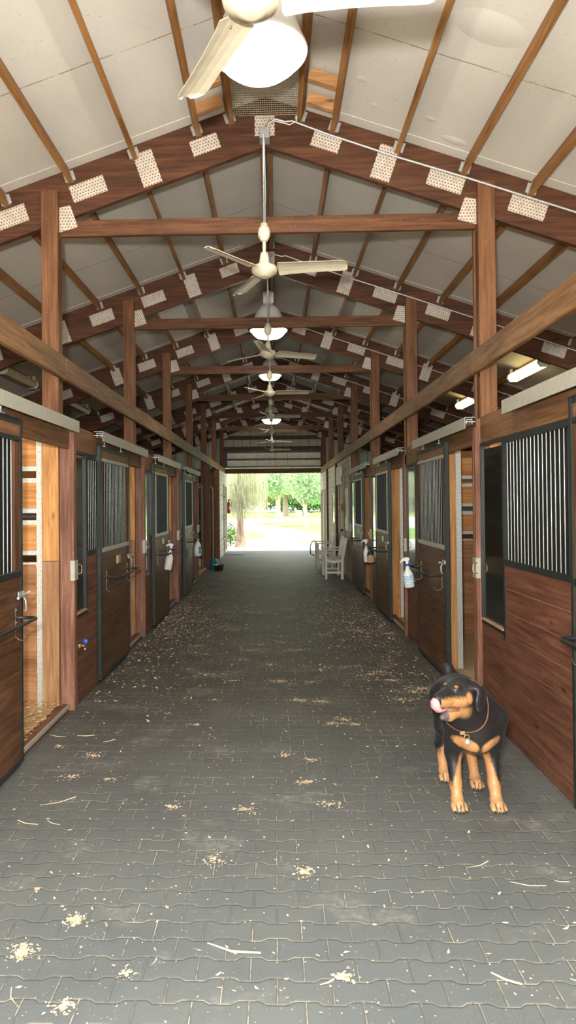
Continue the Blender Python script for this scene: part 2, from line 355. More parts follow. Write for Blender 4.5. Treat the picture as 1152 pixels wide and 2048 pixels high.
    def build(s, name, mats, parent=None, loc=None, rotz=None):
        me = bpy.data.meshes.new(name); me.from_pydata(s.v, [], s.f)
        if not isinstance(mats, (list, tuple)): mats = [mats]
        for m in mats: me.materials.append(MAT[m] if isinstance(m, str) else m)
        me.polygons.foreach_set('material_index', s.mi); me.polygons.foreach_set('use_smooth', s.smooth); me.update()
        o = bpy.data.objects.new(name, me); COL.objects.link(o)
        if parent is not None: o.parent = parent
        if loc is not None: o.location = loc
        if rotz is not None: o.rotation_euler = (0, 0, rotz)
        return o
def tag(o, label=None, cat=None, group=None, kind=None):
    for k, v in (('label', label), ('category', cat), ('group', group), ('kind', kind)):
        if v: o[k] = v
    return o
def empty(name, loc, label, cat, group=None, rotz=0):
    o = bpy.data.objects.new(name, None); COL.objects.link(o); o.location = loc; o.rotation_euler = (0, 0, rotz); o.empty_display_size = 0.1
    return tag(o, label, cat, group)
def copy_tree(o, parent=None):
    c = o.copy(); COL.objects.link(c)
    if parent is not None: c.parent = parent; c.matrix_parent_inverse = o.matrix_parent_inverse
    for ch in list(o.children): copy_tree(ch, c)
    return c
def struct(name, mb, mats): return tag(mb.build(name, mats), kind='structure')
ORD = ['nearest', 'second', 'third', 'fourth', 'fifth', 'sixth', 'seventh', 'eighth', 'ninth', 'tenth', 'eleventh']

# ------------------------------------------------------------------ layout constants
TY = [2.38+2.90*k for k in range(8)]     # truss fronts, stall lines
XL, XR = -1.55, 1.60                     # aisle faces of the stall walls
SL, RZ = 0.345, 4.79                     # roof slope and ridge height at rafter top
ENDY = 22.95
YB = -3.6                                # near end of the barn, behind the camera
XO = 4.95
roofz = lambda x: RZ - SL*abs(x)

# ------------------------------------------------------------------ structure
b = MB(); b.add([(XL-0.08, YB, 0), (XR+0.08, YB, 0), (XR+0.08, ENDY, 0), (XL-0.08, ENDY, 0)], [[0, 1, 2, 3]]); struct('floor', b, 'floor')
b = MB(); b.box(-XO, XL-0.08, YB, ENDY, -0.1, 0.02).box(XR+0.08, XO, YB, ENDY, -0.1, 0.02); tag(b.build('stall_bedding', 'bedding'), 'pale wood shavings bedding spread over the stall floors behind the stall fronts', 'bedding', kind='stuff')
b = MB()
for s in (-1, 1):
    t = 0.05
    b.prism([(0, RZ), (s*XO, RZ-SL*XO), (s*XO, RZ-SL*XO+t), (0, RZ+t)][::s], YB, ENDY)
    for k, ty in enumerate(TY[:7]):        # edge flap strips beside the trusses
        for y0, y1 in ((ty+0.13, ty+0.20), (ty+2.83, ty+2.895)):
            b.prism([(s*0.3, roofz(0.3)-0.004), (s*XO, roofz(XO)-0.004), (s*XO, roofz(XO)), (s*0.3, roofz(0.3))][::s], y0, y1)
def blister(cx, cy, a, c, h, rz=0):
    s = 1 if cx > 0 else -1; n = 28; vs = []; rings = 6
    for i in range(rings+1):
        q = i/rings
        for k in range(n):
            an = 2*PI*k/n; dx = a*(1-q)*math.cos(an); dy = c*(1-q)*math.sin(an)
            x = cx+dx*math.cos(rz)-dy*math.sin(rz); y = cy+dx*math.sin(rz)+dy*math.cos(rz)
            vs.append((x, y, roofz(x)-h*(1-(1-q)**2)**1.2-0.0005))
    b.add(vs, [[i*n+k, i*n+(k+1) % n, (i+1)*n+(k+1) % n, (i+1)*n+k] for i in range(rings) for k in range(n)], 0, True)
blister(1.32, 3.95, 0.22, 0.13, 0.012, 0.1); blister(0.68, 4.75, 0.045, 0.035, 0.004); blister(0.80, 5.0, 0.03, 0.03, 0.003)
blister(1.20, 4.95, 0.045, 0.03, 0.004); blister(1.42, 5.12, 0.10, 0.05, 0.007, 0.1)
struct('ceiling', b, 'ceiling')
for s, nm in ((-1, 'left'), (1, 'right')):
    b = MB(); x0, x1 = sorted((s*XO, s*(XO+0.06)))
    b.box(x0, x1, YB, ENDY, 0, RZ-SL*XO)
    struct('wall_'+nm, b, 'stain_y')
# far gable wall over the opening
b = MB(); zb = 3.36
b.box(-XO, -1.62, ENDY, ENDY+0.06, 0, zb).box(1.66, XO, ENDY, ENDY+0.06, 0, zb)
b.prism([(-XO, zb), (XO, zb), (XO, RZ-SL*XO+0.05), (0, RZ+0.05), (-XO, RZ-SL*XO+0.05)] if RZ-SL*XO+0.05 > zb else [(-(RZ-zb)/SL, zb), ((RZ-zb)/SL, zb), (0, RZ)], ENDY, ENDY+0.06)
struct('wall_back', b, 'gable')
# overhead door sections stored above the opening
th = empty('overhead_door', (0, ENDY-0.14, 2.70), 'beige steel overhead door rolled up above the bright opening at the far end', 'door')
for zz in (0.13, 0.38):
    p = MB()
    for i, (a, c) in enumerate(((-1.53, -0.52), (-0.52, 0.08), (0.08, 0.50), (0.50, 1.60))):
        p.box(a+0.004, c-0.004, -0.015, 0.015, -0.10, 0.10, bev=0.008, M=Matrix.Translation((0, -0.02, zz+0.105)) @ Matrix.Rotation(rad(24), 4, 'X'))
    p.build('door_section', 'steelpanel', th)
p = MB(); p.box(-1.68, 1.72, 0.035, 0.07, 0.08, 0.66); p.build('backing', 'blacksteel', th)
p = MB(); p.tube([(-1.5, -0.06, 0.09), (1.58, -0.06, 0.09)], 0.025, 8); p.build('roller_tube', 'galv', th)
b = MB(); b.box(-1.68, 1.72, ENDY-0.16, ENDY+0.1, 2.60, 2.76).box(-1.68, 1.72, ENDY-0.10, ENDY+0.02, 3.34, 3.50); struct('trim_1', b, 'stain_x')
b = MB(); b.box(-1.66, -1.57, ENDY-0.12, ENDY+0.1, 0, 2.6).box(1.60, 1.70, ENDY-0.12, ENDY+0.1, 0, 2.6); struct('trim_2', b, 'stain_z')

# ------------------------------------------------------------------ trusses, posts, girders, purlins
def truss(k):
    y = TY[k]; t = empty('roof_truss', (0, y, 3.7), '%s dark brown timber roof truss with perforated metal nail plates, counted from the camera' % (ORD[k-1] if k else 'overhead'), 'roof truss', 'roof trusses')
    if k == 0: t['label'] = 'dark brown roof truss directly above the camera carrying the topmost fan'
    for s in (-1, 1):
        c = lambda x: RZ-3.7-SL*x
        b = MB(); b.prism([(0, c(0)-0.39), (s*XO, c(XO)-0.39), (s*XO, c(XO)-0.003), (0, c(0)-0.003)][::s], 0.042, 0.087); b.build('rafter', 'rafter', t)
    b = MB(); b.box(-1.632, 1.632, 0.046, 0.084, 0.02, 0.148, bev=0.004); b.build('tie_beam', 'stain_x', t)
    def plate(x, z, w, h, ang=0, poly=None, name='nail_plate'):
        b = MB()
        if poly: b.prism(poly, -0.002, 0.002)
        else: b.box(-w/2, w/2, -0.002, 0.002, -h/2, h/2)
        o = b.build(name, 'plate', t, (x, 0.039, z)); o.rotation_euler = (0, ang, 0)
    plate(-0.005, 4.56-3.7, 0.155, 0.16)
    a = math.atan(SL)
    for s in (-1, 1):
        for x, dz, w, h in ((0.475, 0.205, 0.225, 0.125), (0.93, 0.225, 0.155, 0.275), (1.40, 0.215, 0.285, 0.135), (2.03, 0.215, 0.29, 0.14), (2.52, 0.225, 0.155, 0.275), (3.4, 0.215, 0.285, 0.14), (4.2, 0.215, 0.285, 0.14)):
            plate(s*x, RZ-3.7-SL*x-dz, w, h, s*a)
        plate(s*1.56, 0.15, 0, 0, 0, [(s*0.072, -0.10), (s*0.072, 0.095), (-s*0.015, 0.115), (-s*0.075, -0.06)][::s])
    return t
trusses = [truss(k) for k in range(8)]
def post(k, s):
    y = TY[k]; side = 'left' if s < 0 else 'right'
    t = empty('timber_post', (s*1.70, y, 0), 'brown square timber post on the %s carrying the %s roof truss' % (side, ORD[k-1] if k else 'overhead'), 'post', 'posts carrying the roof')
    b = MB(); b.box(-0.065, 0.065, 0, 0.040, 0.0, 4.07, bev=0.003); b.build('front_ply', 'post', t)
    b = MB(); b.box(-0.064, 0.064, 0.041, 0.088, 0.0, 3.70); b.build('core', 'stain_z', t)
    b = MB(); b.box(-0.078, 0.060, 0.089, 0.125, 0.0, 4.07); b.build('rear_ply', 'post', t)
for k in range(1, 8):
    for s in (-1, 1): post(k, s)
for s, nm in ((-1, 'left'), (1, 'right')):
    prev = 1.0; t = empty('girder_beam', (s*1.615, 0, 2.59), 'long brown girder beam running the aisle above the %s hand stalls' % nm, 'beam')
    for e in [5.36, 11.2, 17.0, 22.9]:
        b = MB(); b.box(-0.02, 0.02, prev, e-0.004, 0, 0.18, bev=0.006); b.build('beam_length', 'girder', t); prev = e
PUR = [0.30, 0.56, 1.06, 1.57, 2.08, 2.60, 3.11, 3.63, 4.14, 4.66]
a = math.atan(SL)
def purlin_proto(length):
    r = empty('purlin', (0, 0, 0), 'x', 'roof purlin', 'roof purlins')
    b = MB(); b.box(-0.019, 0.019, 0.125, length-0.001, -0.118, -0.006); b.build('timber', 'purlin', r)
    for y in (0.128, length-0.002):
        q = MB()
        d = 0.035
        for e in (-1, 1):
            q.box(min(e*0.0195, e*0.022), max(e*0.0195, e*0.022), y-(0 if y < 1 else d), y+(d if y < 1 else 0), -0.12, -0.02)
            q.box(min(e*0.021, e*0.042), max(e*0.021, e*0.042), y-0.002, y+0.0005, -0.10, -0.02)
        q.build('joist_hanger', 'galv', r)
    return r
proto = purlin_proto(2.94)
first = True
for k in range(7):
    for s in (-1, 1):
        for i, x in enumerate(PUR):
            if i == 0 and k > 0: x = 0.035
            o = proto if first else copy_tree(proto); first = False
            o.location = (s*x, TY[k], roofz(x)); o.rotation_euler = (0, s*a if x > 0.1 else 0, 0)
            o['label'] = 'orange-brown roof purlin, %s from the ridge on the %s slope, %s bay of the ceiling' % (ORD[i].replace('nearest', 'first'), 'left' if s < 0 else 'right', ORD[k])
# blocking and ridge vent mesh in the first bay
for s in (-1, 1):
    for j, yy in enumerate((4.78, 5.06)):
        b = MB(); M = Matrix.Translation((s*0.43, yy, roofz(0.43)-0.065)) @ Matrix.Rotation(s*a, 4, 'Y')
        b.box(-0.115, 0.115, -0.02, 0.02, -0.04, 0.04, M=M)
        tag(b.build('wood_blocking', 'blocking'), 'short bright orange wood block between purlins %s of the ridge, %s the first truss' % ('left' if s < 0 else 'right', 'farther from' if j == 0 else 'closer to'), 'wood block', 'blocks beside the ridge vent')
b = MB(); nx, ny = 30, 26
for i in range(nx+1): x = -0.25+0.5*i/nx; b.tube([(x, 4.55, 4.62), (x, 5.28, 4.62)], 0.0018, 4, cap=False)
for j in range(ny+1): y = 4.55+0.73*j/ny; b.tube([(-0.25, y, 4.62), (0.25, y, 4.62)], 0.0018, 4, cap=False)
tag(b.build('vent_mesh', 'mesh'), 'galvanised wire mesh under the ridge vent before the first truss', 'wire mesh')
b = MB(); b.box(-0.26, 0.26, 4.50, 4.54, 4.58, 4.67); tag(b.build('vent_crosspiece', 'blocking'), 'wooden crosspiece behind the lit dome lamp holding the ridge vent mesh', 'wood block')

# ------------------------------------------------------------------ stall fronts (local frame: aisle is +x, y runs 0..2.9)
def bar_mesh(z0, z1, r=0.0054):
    b = MB(); b.tube([(0, 0, z0), (0, 0, z1)], r, 8, cap=False); return b
BARMAT = 'barsteel'
def bars(parent, x, y0, y1, z0, z1, pitch=0.0606):
    n = max(2, int(round((y1-y0)/pitch))); first = bar_mesh(z0, z1).build('bar', BARMAT, parent, (x, y0+pitch/2, 0))
    for i in range(1, n):
        c = first.copy(); COL.objects.link(c); c.parent = parent; c.location = (x, y0+(y1-y0)*(i+0.5)/n, 0)
def planks(b, y0, y1, z0, z1, pitch=0.157):
    b.box(-0.030, -0.0035, y0, y1, z0, z1, 1)
    z = z1
    while z > z0+0.02:
        zz = max(z0, z-pitch); b.box(-0.031, 0.0, y0, y1, zz+0.0035, z, 0); z = zz
def stall_front(loc, rz, fw, label, has_tap=False):
    t = empty('stall_front', loc, label, 'stall front', 'horse stall fronts', rz)
    e = 1.66; f0 = 0.092; f1 = f0+fw
    b = MB(); b.box(-0.035, -0.001, f0, 2.898, 2.035, 2.235, bev=0.004); b.build('header_board', 'header', t)
    b = MB(); planks(b, f1+0.02, e, 0.0, 1.165); planks(b, f0, f1+0.02, 0.0, 0.69); b.build('plank_wall', ['board', 'dust'], t)
    b = MB(); b.box(-0.03, 0.004, f0, f1, 0.69, 0.715).box(-0.03, 0.004, f0, f0+0.012, 0.715, 2.03).box(-0.03, 0.004, f1-0.012, f1+0.02, 0.66, 2.03).box(-0.03, 0.004, f0, f1, 2.012, 2.034)
    b.build('feed_window_frame', 'blacksteel', t)
    b = MB(); b.box(-0.028, 0.012, f0+0.012, f1-0.012, 0.716, 0.728); b.build('window_sill', 'kraft', t)
    b = MB(); b.box(-0.018, -0.010, f0+0.013, f1-0.013, 0.73, 1.985); b.build('feed_window_pane', 'pane', t)
    g = MB(); g.box(-0.028, 0.005, f1+0.02, e, 1.167, 1.205).box(-0.028, 0.005, f1+0.02, e, 1.99, 2.033).box(-0.028, 0.004, e-0.02, e, 1.2, 1.99); g.build('grille_frame', 'blacksteel', t)
    g = MB(); g.box(-0.030, -0.026, f1+0.021, e-0.021, 1.206, 1.989); g.build('grille_backing', 'backing', t)
    bars(t, -0.012, f1+0.03, e-0.02, 1.2, 1.995)
    b = MB(); b.box(-0.165, -0.036, e-0.05, e, 0.0, 2.20); b.build('end_post', 'pine_z', t)
    b = MB(); b.box(-0.215, -0.166, e-0.055, e-0.001, 0.0, 2.20); b.build('steel_channel', 'galv', t)
    b = MB(); b.box(-0.09, -0.012, e, 2.89, 0.0, 0.055, 0).box(-0.012, -0.004, e, 2.89, 0.03, 0.06, 1); b.build('sill_board', ['board', 'galvpaint'], t)
    if has_tap:
        q = MB(); q.tube([(0, 0.21, 0.46), (0.05, 0.21, 0.46)], 0.012, 8).tube([(0.03, 0.21, 0.46), (0.035, 0.25, 0.46), (0.035, 0.27, 0.425)], [0.011, 0.011, 0.013], 8).tube([(0.03, 0.21, 0.46), (0.03, 0.13, 0.465)], 0.009, 8)
        tp = q.build('water_tap', 'brass', t); h = MB(); h.lathe([(0.0, 0), (0.02, 0.0), (0.024, 0.006), (0.02, 0.012), (0, 0.012)], 10, M=Matrix.Translation((0.03, 0.295, 0.475)) @ Matrix.Rotation(rad(-90), 4, 'X')); h.build('tap_handle', 'blue', tp)
        q = MB(); q.tube([(0.033, 0.255, 0.46), (0.03, 0.295, 0.475)], 0.005, 6); q.build('tap_stem', 'brass', tp)
    return t
FW = {-1: 0.36, 1: 0.50}
for k in range(0, 4):
    BARMAT = 'barsteel' if k == 0 else 'shadedbar'  # stalls beyond the nearest take the darkened bar copy
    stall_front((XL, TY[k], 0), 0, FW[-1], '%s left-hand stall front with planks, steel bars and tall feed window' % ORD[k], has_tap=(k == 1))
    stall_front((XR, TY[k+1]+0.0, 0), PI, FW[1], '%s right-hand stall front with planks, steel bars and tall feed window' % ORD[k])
# jambs
def jamb(x, y, s, label):
    t = empty('door_jamb', (x, y, 0), label, 'door jamb', 'reddish door jambs')
    lo, hi = (-0.083, 0.032) if s < 0 else (-0.012, 0.13)
    b = MB(); b.box(lo, hi, 0.002, 0.040, 0.0, 2.17, bev=0.004).box(lo, hi-0.004*(s < 0), 0.041, 0.088, 0.0, 2.17, bev=0.004); b.build('jamb_board', 'jamb', t)
    f = hi if s < 0 else lo; d = -s
    p = MB(); x0, x1 = sorted((f, f+d*0.004)); p.box(x0, x1, 0.004, 0.088, 1.01, 1.165)
    x0, x1 = sorted((f+d*0.004, f-d*0.03)); p.box(x0, x1, -0.003, 0.001, 1.01, 1.165); pl = p.build('latch_plate', 'galvpaint', t)
    yy = 0.10 if s < 0 else -0.012
    h = MB(); h.tube([(f, yy-0.012, 1.05), (f+d*0.028, yy, 1.06), (f+d*0.032, yy, 1.085), (f+d*0.028, yy, 1.12), (f, yy-0.012, 1.13)], 0.0045, 6); h.build('latch_loop', 'brass', pl)
    return t
for k in range(1, 5):
    jamb(XL, TY[k], -1, 'reddish door jamb with square steel latch plate at the %s stall on the left' % ORD[k-1])
    jamb(XR, TY[k], 1, 'reddish door jamb with square steel latch plate at the %s stall on the right' % ORD[k-1])
# partitions between stalls
def partition(s, k):
    side = 'left' if s < 0 else 'right'; x = XL if s < 0 else XR+0.01
    t = empty('stall_partition', (x, TY[k]+0.045, 0), 'orange pine plank partition with steel channels inside the stalls, %s on the %s' % (ORD[k-1], side), 'partition', 'stall partitions', 0 if s < 0 else PI)
    b = MB(); b.box(-0.215, -0.084, *((-0.066, -0.047) if s < 0 else (0.047, 0.066)), 1.165, 2.25, bev=0.003); b.build('facing_board', 'pine_z', t)
    b = MB(); b.box(-0.215, -0.084, *((-0.068, -0.047) if s < 0 else (0.047, 0.068)), 0, 1.163, bev=0.003); b.build('lower_facing_board', 'kick_z', t)
    b = MB(); b.box(-0.27, -0.216, -0.026, 0.026, 0, 2.25); b.build('steel_channel', 'galv', t)
    b = MB(); c = MB(); gaps = [1.18, 1.51, 1.84]; z = 0.0
    for gz in gaps+[2.28]:
        h = z
        while h < gz-0.032:
            e = min(h+0.235, gz-0.065 if gz < 2.2 else 2.2)
            if e-h > 0.02: b.box(-3.35, -0.271, -0.018, 0.018, h+0.002, e)
            if e >= min(gz-0.066, 2.199): break
            h = e
        if gz < 2.2:
            c.box(-3.35, -0.271, -0.022, 0.022, gz-0.065, gz-0.028).box(-3.35, -0.271, -0.022, 0.022, gz+0.028, gz+0.065)
            z = gz+0.065
    b.build('plank_infill', 'pine_x' if s < 0 or k > 1 else 'stain_x', t)
    d = MB(); d.box(-3.35, -0.275, -0.024, 0.024, 0.0, 1.135); d.build('kick_board', 'kick' if s < 0 or k > 1 else 'stain_x', t)
    c.build('horizontal_channel', 'galv' if s < 0 or k > 1 else 'blacksteel', t)
for k in range(1, 5):
    partition(-1, k); partition(1, k)

# ------------------------------------------------------------------ sliding doors (local: aisle +x, y from 0 to 1.18, back of the leaf at x=0)
def sliding_door():
    t = empty('sliding_door', (0, 0, 0), 'x', 'stall door', 'sliding stall doors'); Wd = 1.18; T = 0.042
    b = MB(); b.box(0, T, 0, 0.035, 0.03, 2.13, bev=0.004).box(0, T, Wd-0.03, Wd, 0.03, 2.13, bev=0.004)
    b.box(0, T-0.002, 0.035, Wd-0.03, 2.095, 2.13).box(0, T-0.002, 0.035, Wd-0.03, 0.03, 0.055); b.build('steel_frame', 'channel', t)
    b = MB(); b.box(0.002, T, 0.036, Wd-0.031, 1.165, 1.205, bev=0.003).box(0.002, T, 0.036, Wd-0.031, 1.99, 2.02, bev=0.003); b.build('cross_rail', 'blacksteel', t)
    b = MB()
    for i in range(6): b.box(0.006, T-0.006, 0.037, Wd-0.032, 0.056+i*0.185, 0.056+(i+1)*0.185-0.0015)
    b.build('lower_panel', 'panel', t)
    b = MB(); b.box(0.006, T-0.008, 0.037, Wd-0.032, 2.021, 2.094); b.build('top_panel', 'header', t)
    b = MB(); b.box(0.006, T-0.008, 0.037, 0.11, 1.206, 1.989).box(0.006, T-0.008, Wd-0.105, Wd-0.032, 1.206, 1.989); b.build('side_stile', 'stain_z', t)
    bars(t, 0.024, 0.115, Wd-0.11, 1.2, 1.995, 0.0606)
    g = MB(); g.box(0.003, 0.007, 0.111, Wd-0.106, 1.206, 1.989); g.build('grille_backing', 'backing', t)
    for y in (0.22, Wd-0.28):
        h = MB(); h.box(0.008, 0.034, y-0.03, y+0.03, 2.13, 2.142).tube([(0.02, y, 2.14), (0.02, y, 2.19)], 0.006, 6).lathe([(0, -0.008), (0.022, -0.008), (0.022, 0.008), (0, 0.008)], 12, M=Matrix.Translation((0.02, y, 2.195)) @ Matrix.Rotation(rad(90), 4, 'Y'))
        h.build('roller_hanger', 'galv', t)
    # blanket bar and hooks
    r = MB(); zb, out = 0.93, 0.135
    r.tube([(T, 0.18, zb), (T+out-0.03, 0.18, zb), (T+out, 0.21, zb), (T+out, Wd-0.16, zb), (T+out-0.03, Wd-0.13, zb), (T, Wd-0.13, zb)], 0.0105, 8)
    bb = r.build('blanket_bar', 'blacksteel', t)
    for y in (0.18, Wd-0.13):
        q = MB(); q.box(T, T+0.004, y-0.008, y+0.008, zb-0.12, zb+0.06)
        q.tube([(T+0.004, y, zb-0.115), (T+0.02, y, zb-0.132), (T+0.045, y, zb-0.137), (T+0.065, y, zb-0.125), (T+0.075, y, zb-0.10)], 0.0035, 6)
        q.ball((T+0.006, y, zb+0.045), 0.007, 8).ball((T+0.006, y, zb-0.03), 0.007, 8)
        q.build('hook', 'hooksteel', bb)
    return t
def add_latch(t, y, d):        # latch at leaf edge y, bolt pointing towards d
    T = 0.042; q = MB(); q.box(T, T+0.006, *sorted((y, y-d*0.09)), 1.04, 1.075).tube([(T+0.018, y-d*0.13, 1.045), (T+0.018, y+d*0.06, 1.06)], 0.007, 8)
    q.tube([(T+0.012, y-d*0.04, 1.05), (T+0.03, y-d*0.04, 1.02), (T+0.03, y-d*0.035, 0.97), (T+0.02, y-d*0.02, 0.955)], 0.006, 6).ball((T+0.02, y-d*0.135, 1.045), 0.011, 8)
    q.build('latch', 'galv', t)
BARMAT = 'barsteel'
dproto = sliding_door()
doorset = [(-1, 4.17-1.18, 0), (-1, 6.07, 1), (-1, 8.80, 2), (-1, 11.78, 3), (1, 3.545, 0), (1, 7.29, 1), (1, 10.30, 2), (1, 13.0, 3)]
for i, (s, y, k) in enumerate(doorset):
    o = dproto if i == 0 else copy_tree(dproto)
    if s < 0: o.location = (XL+0.001, y, 0); o.rotation_euler = (0, 0, 0)
    else: o.location = (XR-0.001, y, 0); o.rotation_euler = (0, 0, PI)
    o['label'] = '%s sliding stall door on the %s, dark wood below and steel bars above' % (ORD[k], 'left' if s < 0 else 'right')
    o['_s'] = s
FARBAR = None; MIDBAR = None
for o in [x for x in bpy.data.objects if x.name.startswith('sliding_door')]:
    s = o['_s']; del o['_s']
    add_latch(o, 1.18, 1)
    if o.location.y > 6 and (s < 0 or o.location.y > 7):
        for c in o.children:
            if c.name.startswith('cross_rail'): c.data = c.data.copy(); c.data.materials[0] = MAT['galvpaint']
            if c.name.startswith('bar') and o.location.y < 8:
                if MIDBAR is None: MIDBAR = c.data.copy(); MIDBAR.materials[0] = MAT['shadedbar']
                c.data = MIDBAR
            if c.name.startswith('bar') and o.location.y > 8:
                if FARBAR is None: FARBAR = c.data.copy(); FARBAR.materials[0] = MAT['channel']  # farthest bars borrow the dark channel colour as painted shade
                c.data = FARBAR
        if o.location.y > 8:
            q = MB(); q.box(0.037, 0.045, 0.105, 0.122, 1.206, 1.989).box(0.037, 0.045, 1.18-0.117, 1.18-0.10, 1.206, 1.989); q.build('lit_edge_strip', 'galvpaint', o)  # pale strips paint the lit frame edges of the far doors
    if s < 0 and 5.9 < o.location.y < 6.2:
        q = MB(); q.box(0.037, 0.048, 0.60, 0.74, 1.02, 1.10).box(0.048, 0.053, 0.625, 0.715, 1.03, 1.09); q.build('card_holder', 'kraft', o)
    if o.location.y > 8: 
        q = MB(); yy = 0.62; q.box(0.037, 0.044, yy, yy+0.10, 1.05, 1.12); q.build('name_card', 'paper', o)
# track covers
for s in (-1, 1):
    for k in range(4):
        if s < 0: y0, y1 = TY[k]+0.72, TY[k]+2.89
        else: y0, y1 = TY[k]+0.02, TY[k]+2.06
        if k == 0 and s > 0: y0, y1 = 1.2, 4.45
        if k == 0 and s < 0: y0 = 1.2
        x = XL if s < 0 else XR; x0, x1 = sorted((x-s*0.001, x-s*0.082)); xa, xb = sorted((x-s*0.078, x-s*0.082))
        t = empty('door_track', (0, y0, 2.16), 'pale galvanised track cover above the %s sliding door on the %s' % (ORD[k], 'left' if s < 0 else 'right'), 'door track', 'sliding door tracks')
        b = MB(); b.box(x0, x1, 0, y1-y0, 0.085, 0.089).box(xa, xb, 0, y1-y0, 0.0, 0.085)
        b.build('cover', 'galvpaint', t)
        b = MB(); m0 = x-s*0.045
        b.box(m0-0.022, m0+0.022, 0.004, y1-y0, 0.070, 0.074).box(m0-0.022, m0-0.019, 0.004, y1-y0, 0.035, 0.070).box(m0+0.019, m0+0.022, 0.004, y1-y0, 0.035, 0.070); b.box(x0, x1, -0.002, 0.002, 0.05, 0.055); b.build('rail', 'galv', t)

# ------------------------------------------------------------------ far bays, left
for k in (4, 5):
    y = TY[k+1]
    b = MB(); b.box(-1.70, -1.55, y-0.06, y-0.002, 0, 2.58, bev=0.004); tag(b.build('casing_board', 'post'), 'dark upright casing board on the %s open bay post, left side' % ('nearer' if k == 4 else 'farther'), 'casing board', 'casing boards of the open bays')
    b = MB(); b.tube([(-1.72, y-0.35, 0), (-1.72, y-0.35, 2.02), (-1.76, y-0.35, 2.06), (-2.3, y-0.35, 2.06)], 0.03, 10); b.tube([(-1.72, y-0.35, 1.1), (-2.3, y-0.35, 1.1)], 0.02, 8)
    tag(b.build('pipe_frame', 'oldpipe'), 'galvanised upright pipe frame standing in the %s open bay on the left' % ('nearer' if k == 4 else 'farther'), 'pipe frame', 'pipe frames in open bays')
b = MB(); b.box(-3.2, -3.15, TY[4]+0.1, TY[6], 0, 3.0); tag(b.build('bay_back_wall', 'stain_y'), 'dark plank wall at the back of the open bays on the left', 'wall panel')
b = MB(); b.box(-3.15, -1.66, TY[6]-0.05, TY[6]-0.01, 0, 2.6); tag(b.build('bay_end_wall', 'stain_x'), 'dark cross wall closing the open bays before the white siding', 'wall panel')
b = MB(); b.box(XL-0.05, XL, TY[6]+0.13, ENDY-0.13, 0, 2.58); tag(b.build('siding_panel', 'clapwhite'), 'white clapboard wall section beside the far opening on the left', 'wall siding')
g = empty('stable_gate', (XL+0.01, 21.3, 0), 'white framed gate with three black strap hinges near the far opening', 'gate')
b = MB(); b.box(0, 0.03, 0, 0.07, 0.05, 2.2).box(0, 0.03, 1.0, 1.07, 0.05, 2.2).box(0, 0.03, 0.07, 1.0, 2.13, 2.2).box(0, 0.03, 0.07, 1.0, 0.05, 0.14); b.build('gate_frame', 'paintwhite', g)
b = MB(); b.box(0.005, 0.02, 0.07, 1.0, 0.14, 2.13); b.build('gate_panel', 'stain_z', g)
for z in (0.5, 1.15, 1.83): b = MB(); b.box(0.03, 0.042, -0.75, 0.35, z, z+0.035).tube([(0.04, -0.02, z-0.03), (0.04, -0.02, z+0.06)], 0.015, 8); b.build('strap_hinge', 'black', g)
b = MB(); b.lathe([(0, 0), (0.055, 0.0), (0.06, 0.02), (0.06, 0.30), (0.045, 0.36), (0.02, 0.38), (0.02, 0.41), (0, 0.41)], 16)
fx = empty('fire_extinguisher', (-1.488, ENDY-0.20, 1.27), 'red fire extinguisher hanging by the left edge of the far opening', 'fire extinguisher'); b.build('cylinder', 'red', fx)
b = MB(); b.box(-0.02, 0.02, -0.02, 0.02, 0.41, 0.46).box(-0.015, 0.07, -0.008, 0.008, 0.45, 0.47).tube([(0.03, 0, 0.44), (0.09, 0, 0.38), (0.085, 0, 0.22)], 0.009, 6); b.build('valve', 'black', fx)
b = MB(); b.box(0.02, 0.062, -0.061, -0.03, 0.12, 0.24); b.build('label_patch', 'paper', fx)
b = MB(); b.box(-1.50, -0.95, 21.1, 21.9, 0.0, 0.018, bev=0.006); tag(b.build('door_mat', 'mat'), 'grey-green mat lying on the floor by the far opening', 'mat')
bw = empty('feed_bowl', (-1.30, 16.35, 0), 'round stainless steel bowl standing on the floor at the left', 'bowl')
b = MB(); b.lathe([(0.0, 0.004), (0.10, 0.004), (0.135, 0.12), (0.155, 0.128), (0.155, 0.133), (0.13, 0.126), (0.098, 0.012), (0, 0.012)], 28); b.build('dish', 'bowl', bw)
b = MB(); b.tube([(0.15, 0, 0.13), (0.18, 0, 0.14), (0.19, 0, 0.17)], 0.01, 6); b.build('spoon_handle', 'galv', bw)
cr = empty('teal_tub', (-1.46, 16.72, 0), 'teal plastic tub leaning against the dark post left of the bowl', 'tub')
b = MB(); b.lathe([(0, 0.0), (0.095, 0.0), (0.075, 0.25), (0.068, 0.25), (0.085, 0.01), (0, 0.01)], 20); b.build('tub_body', 'teal', cr)
b = MB(); b.tube([(0.075, 0.0, 0.24), (0.105, -0.02, 0.16), (0.12, -0.02, 0.05)], 0.010, 6); b.build('tub_handle', 'white', cr)

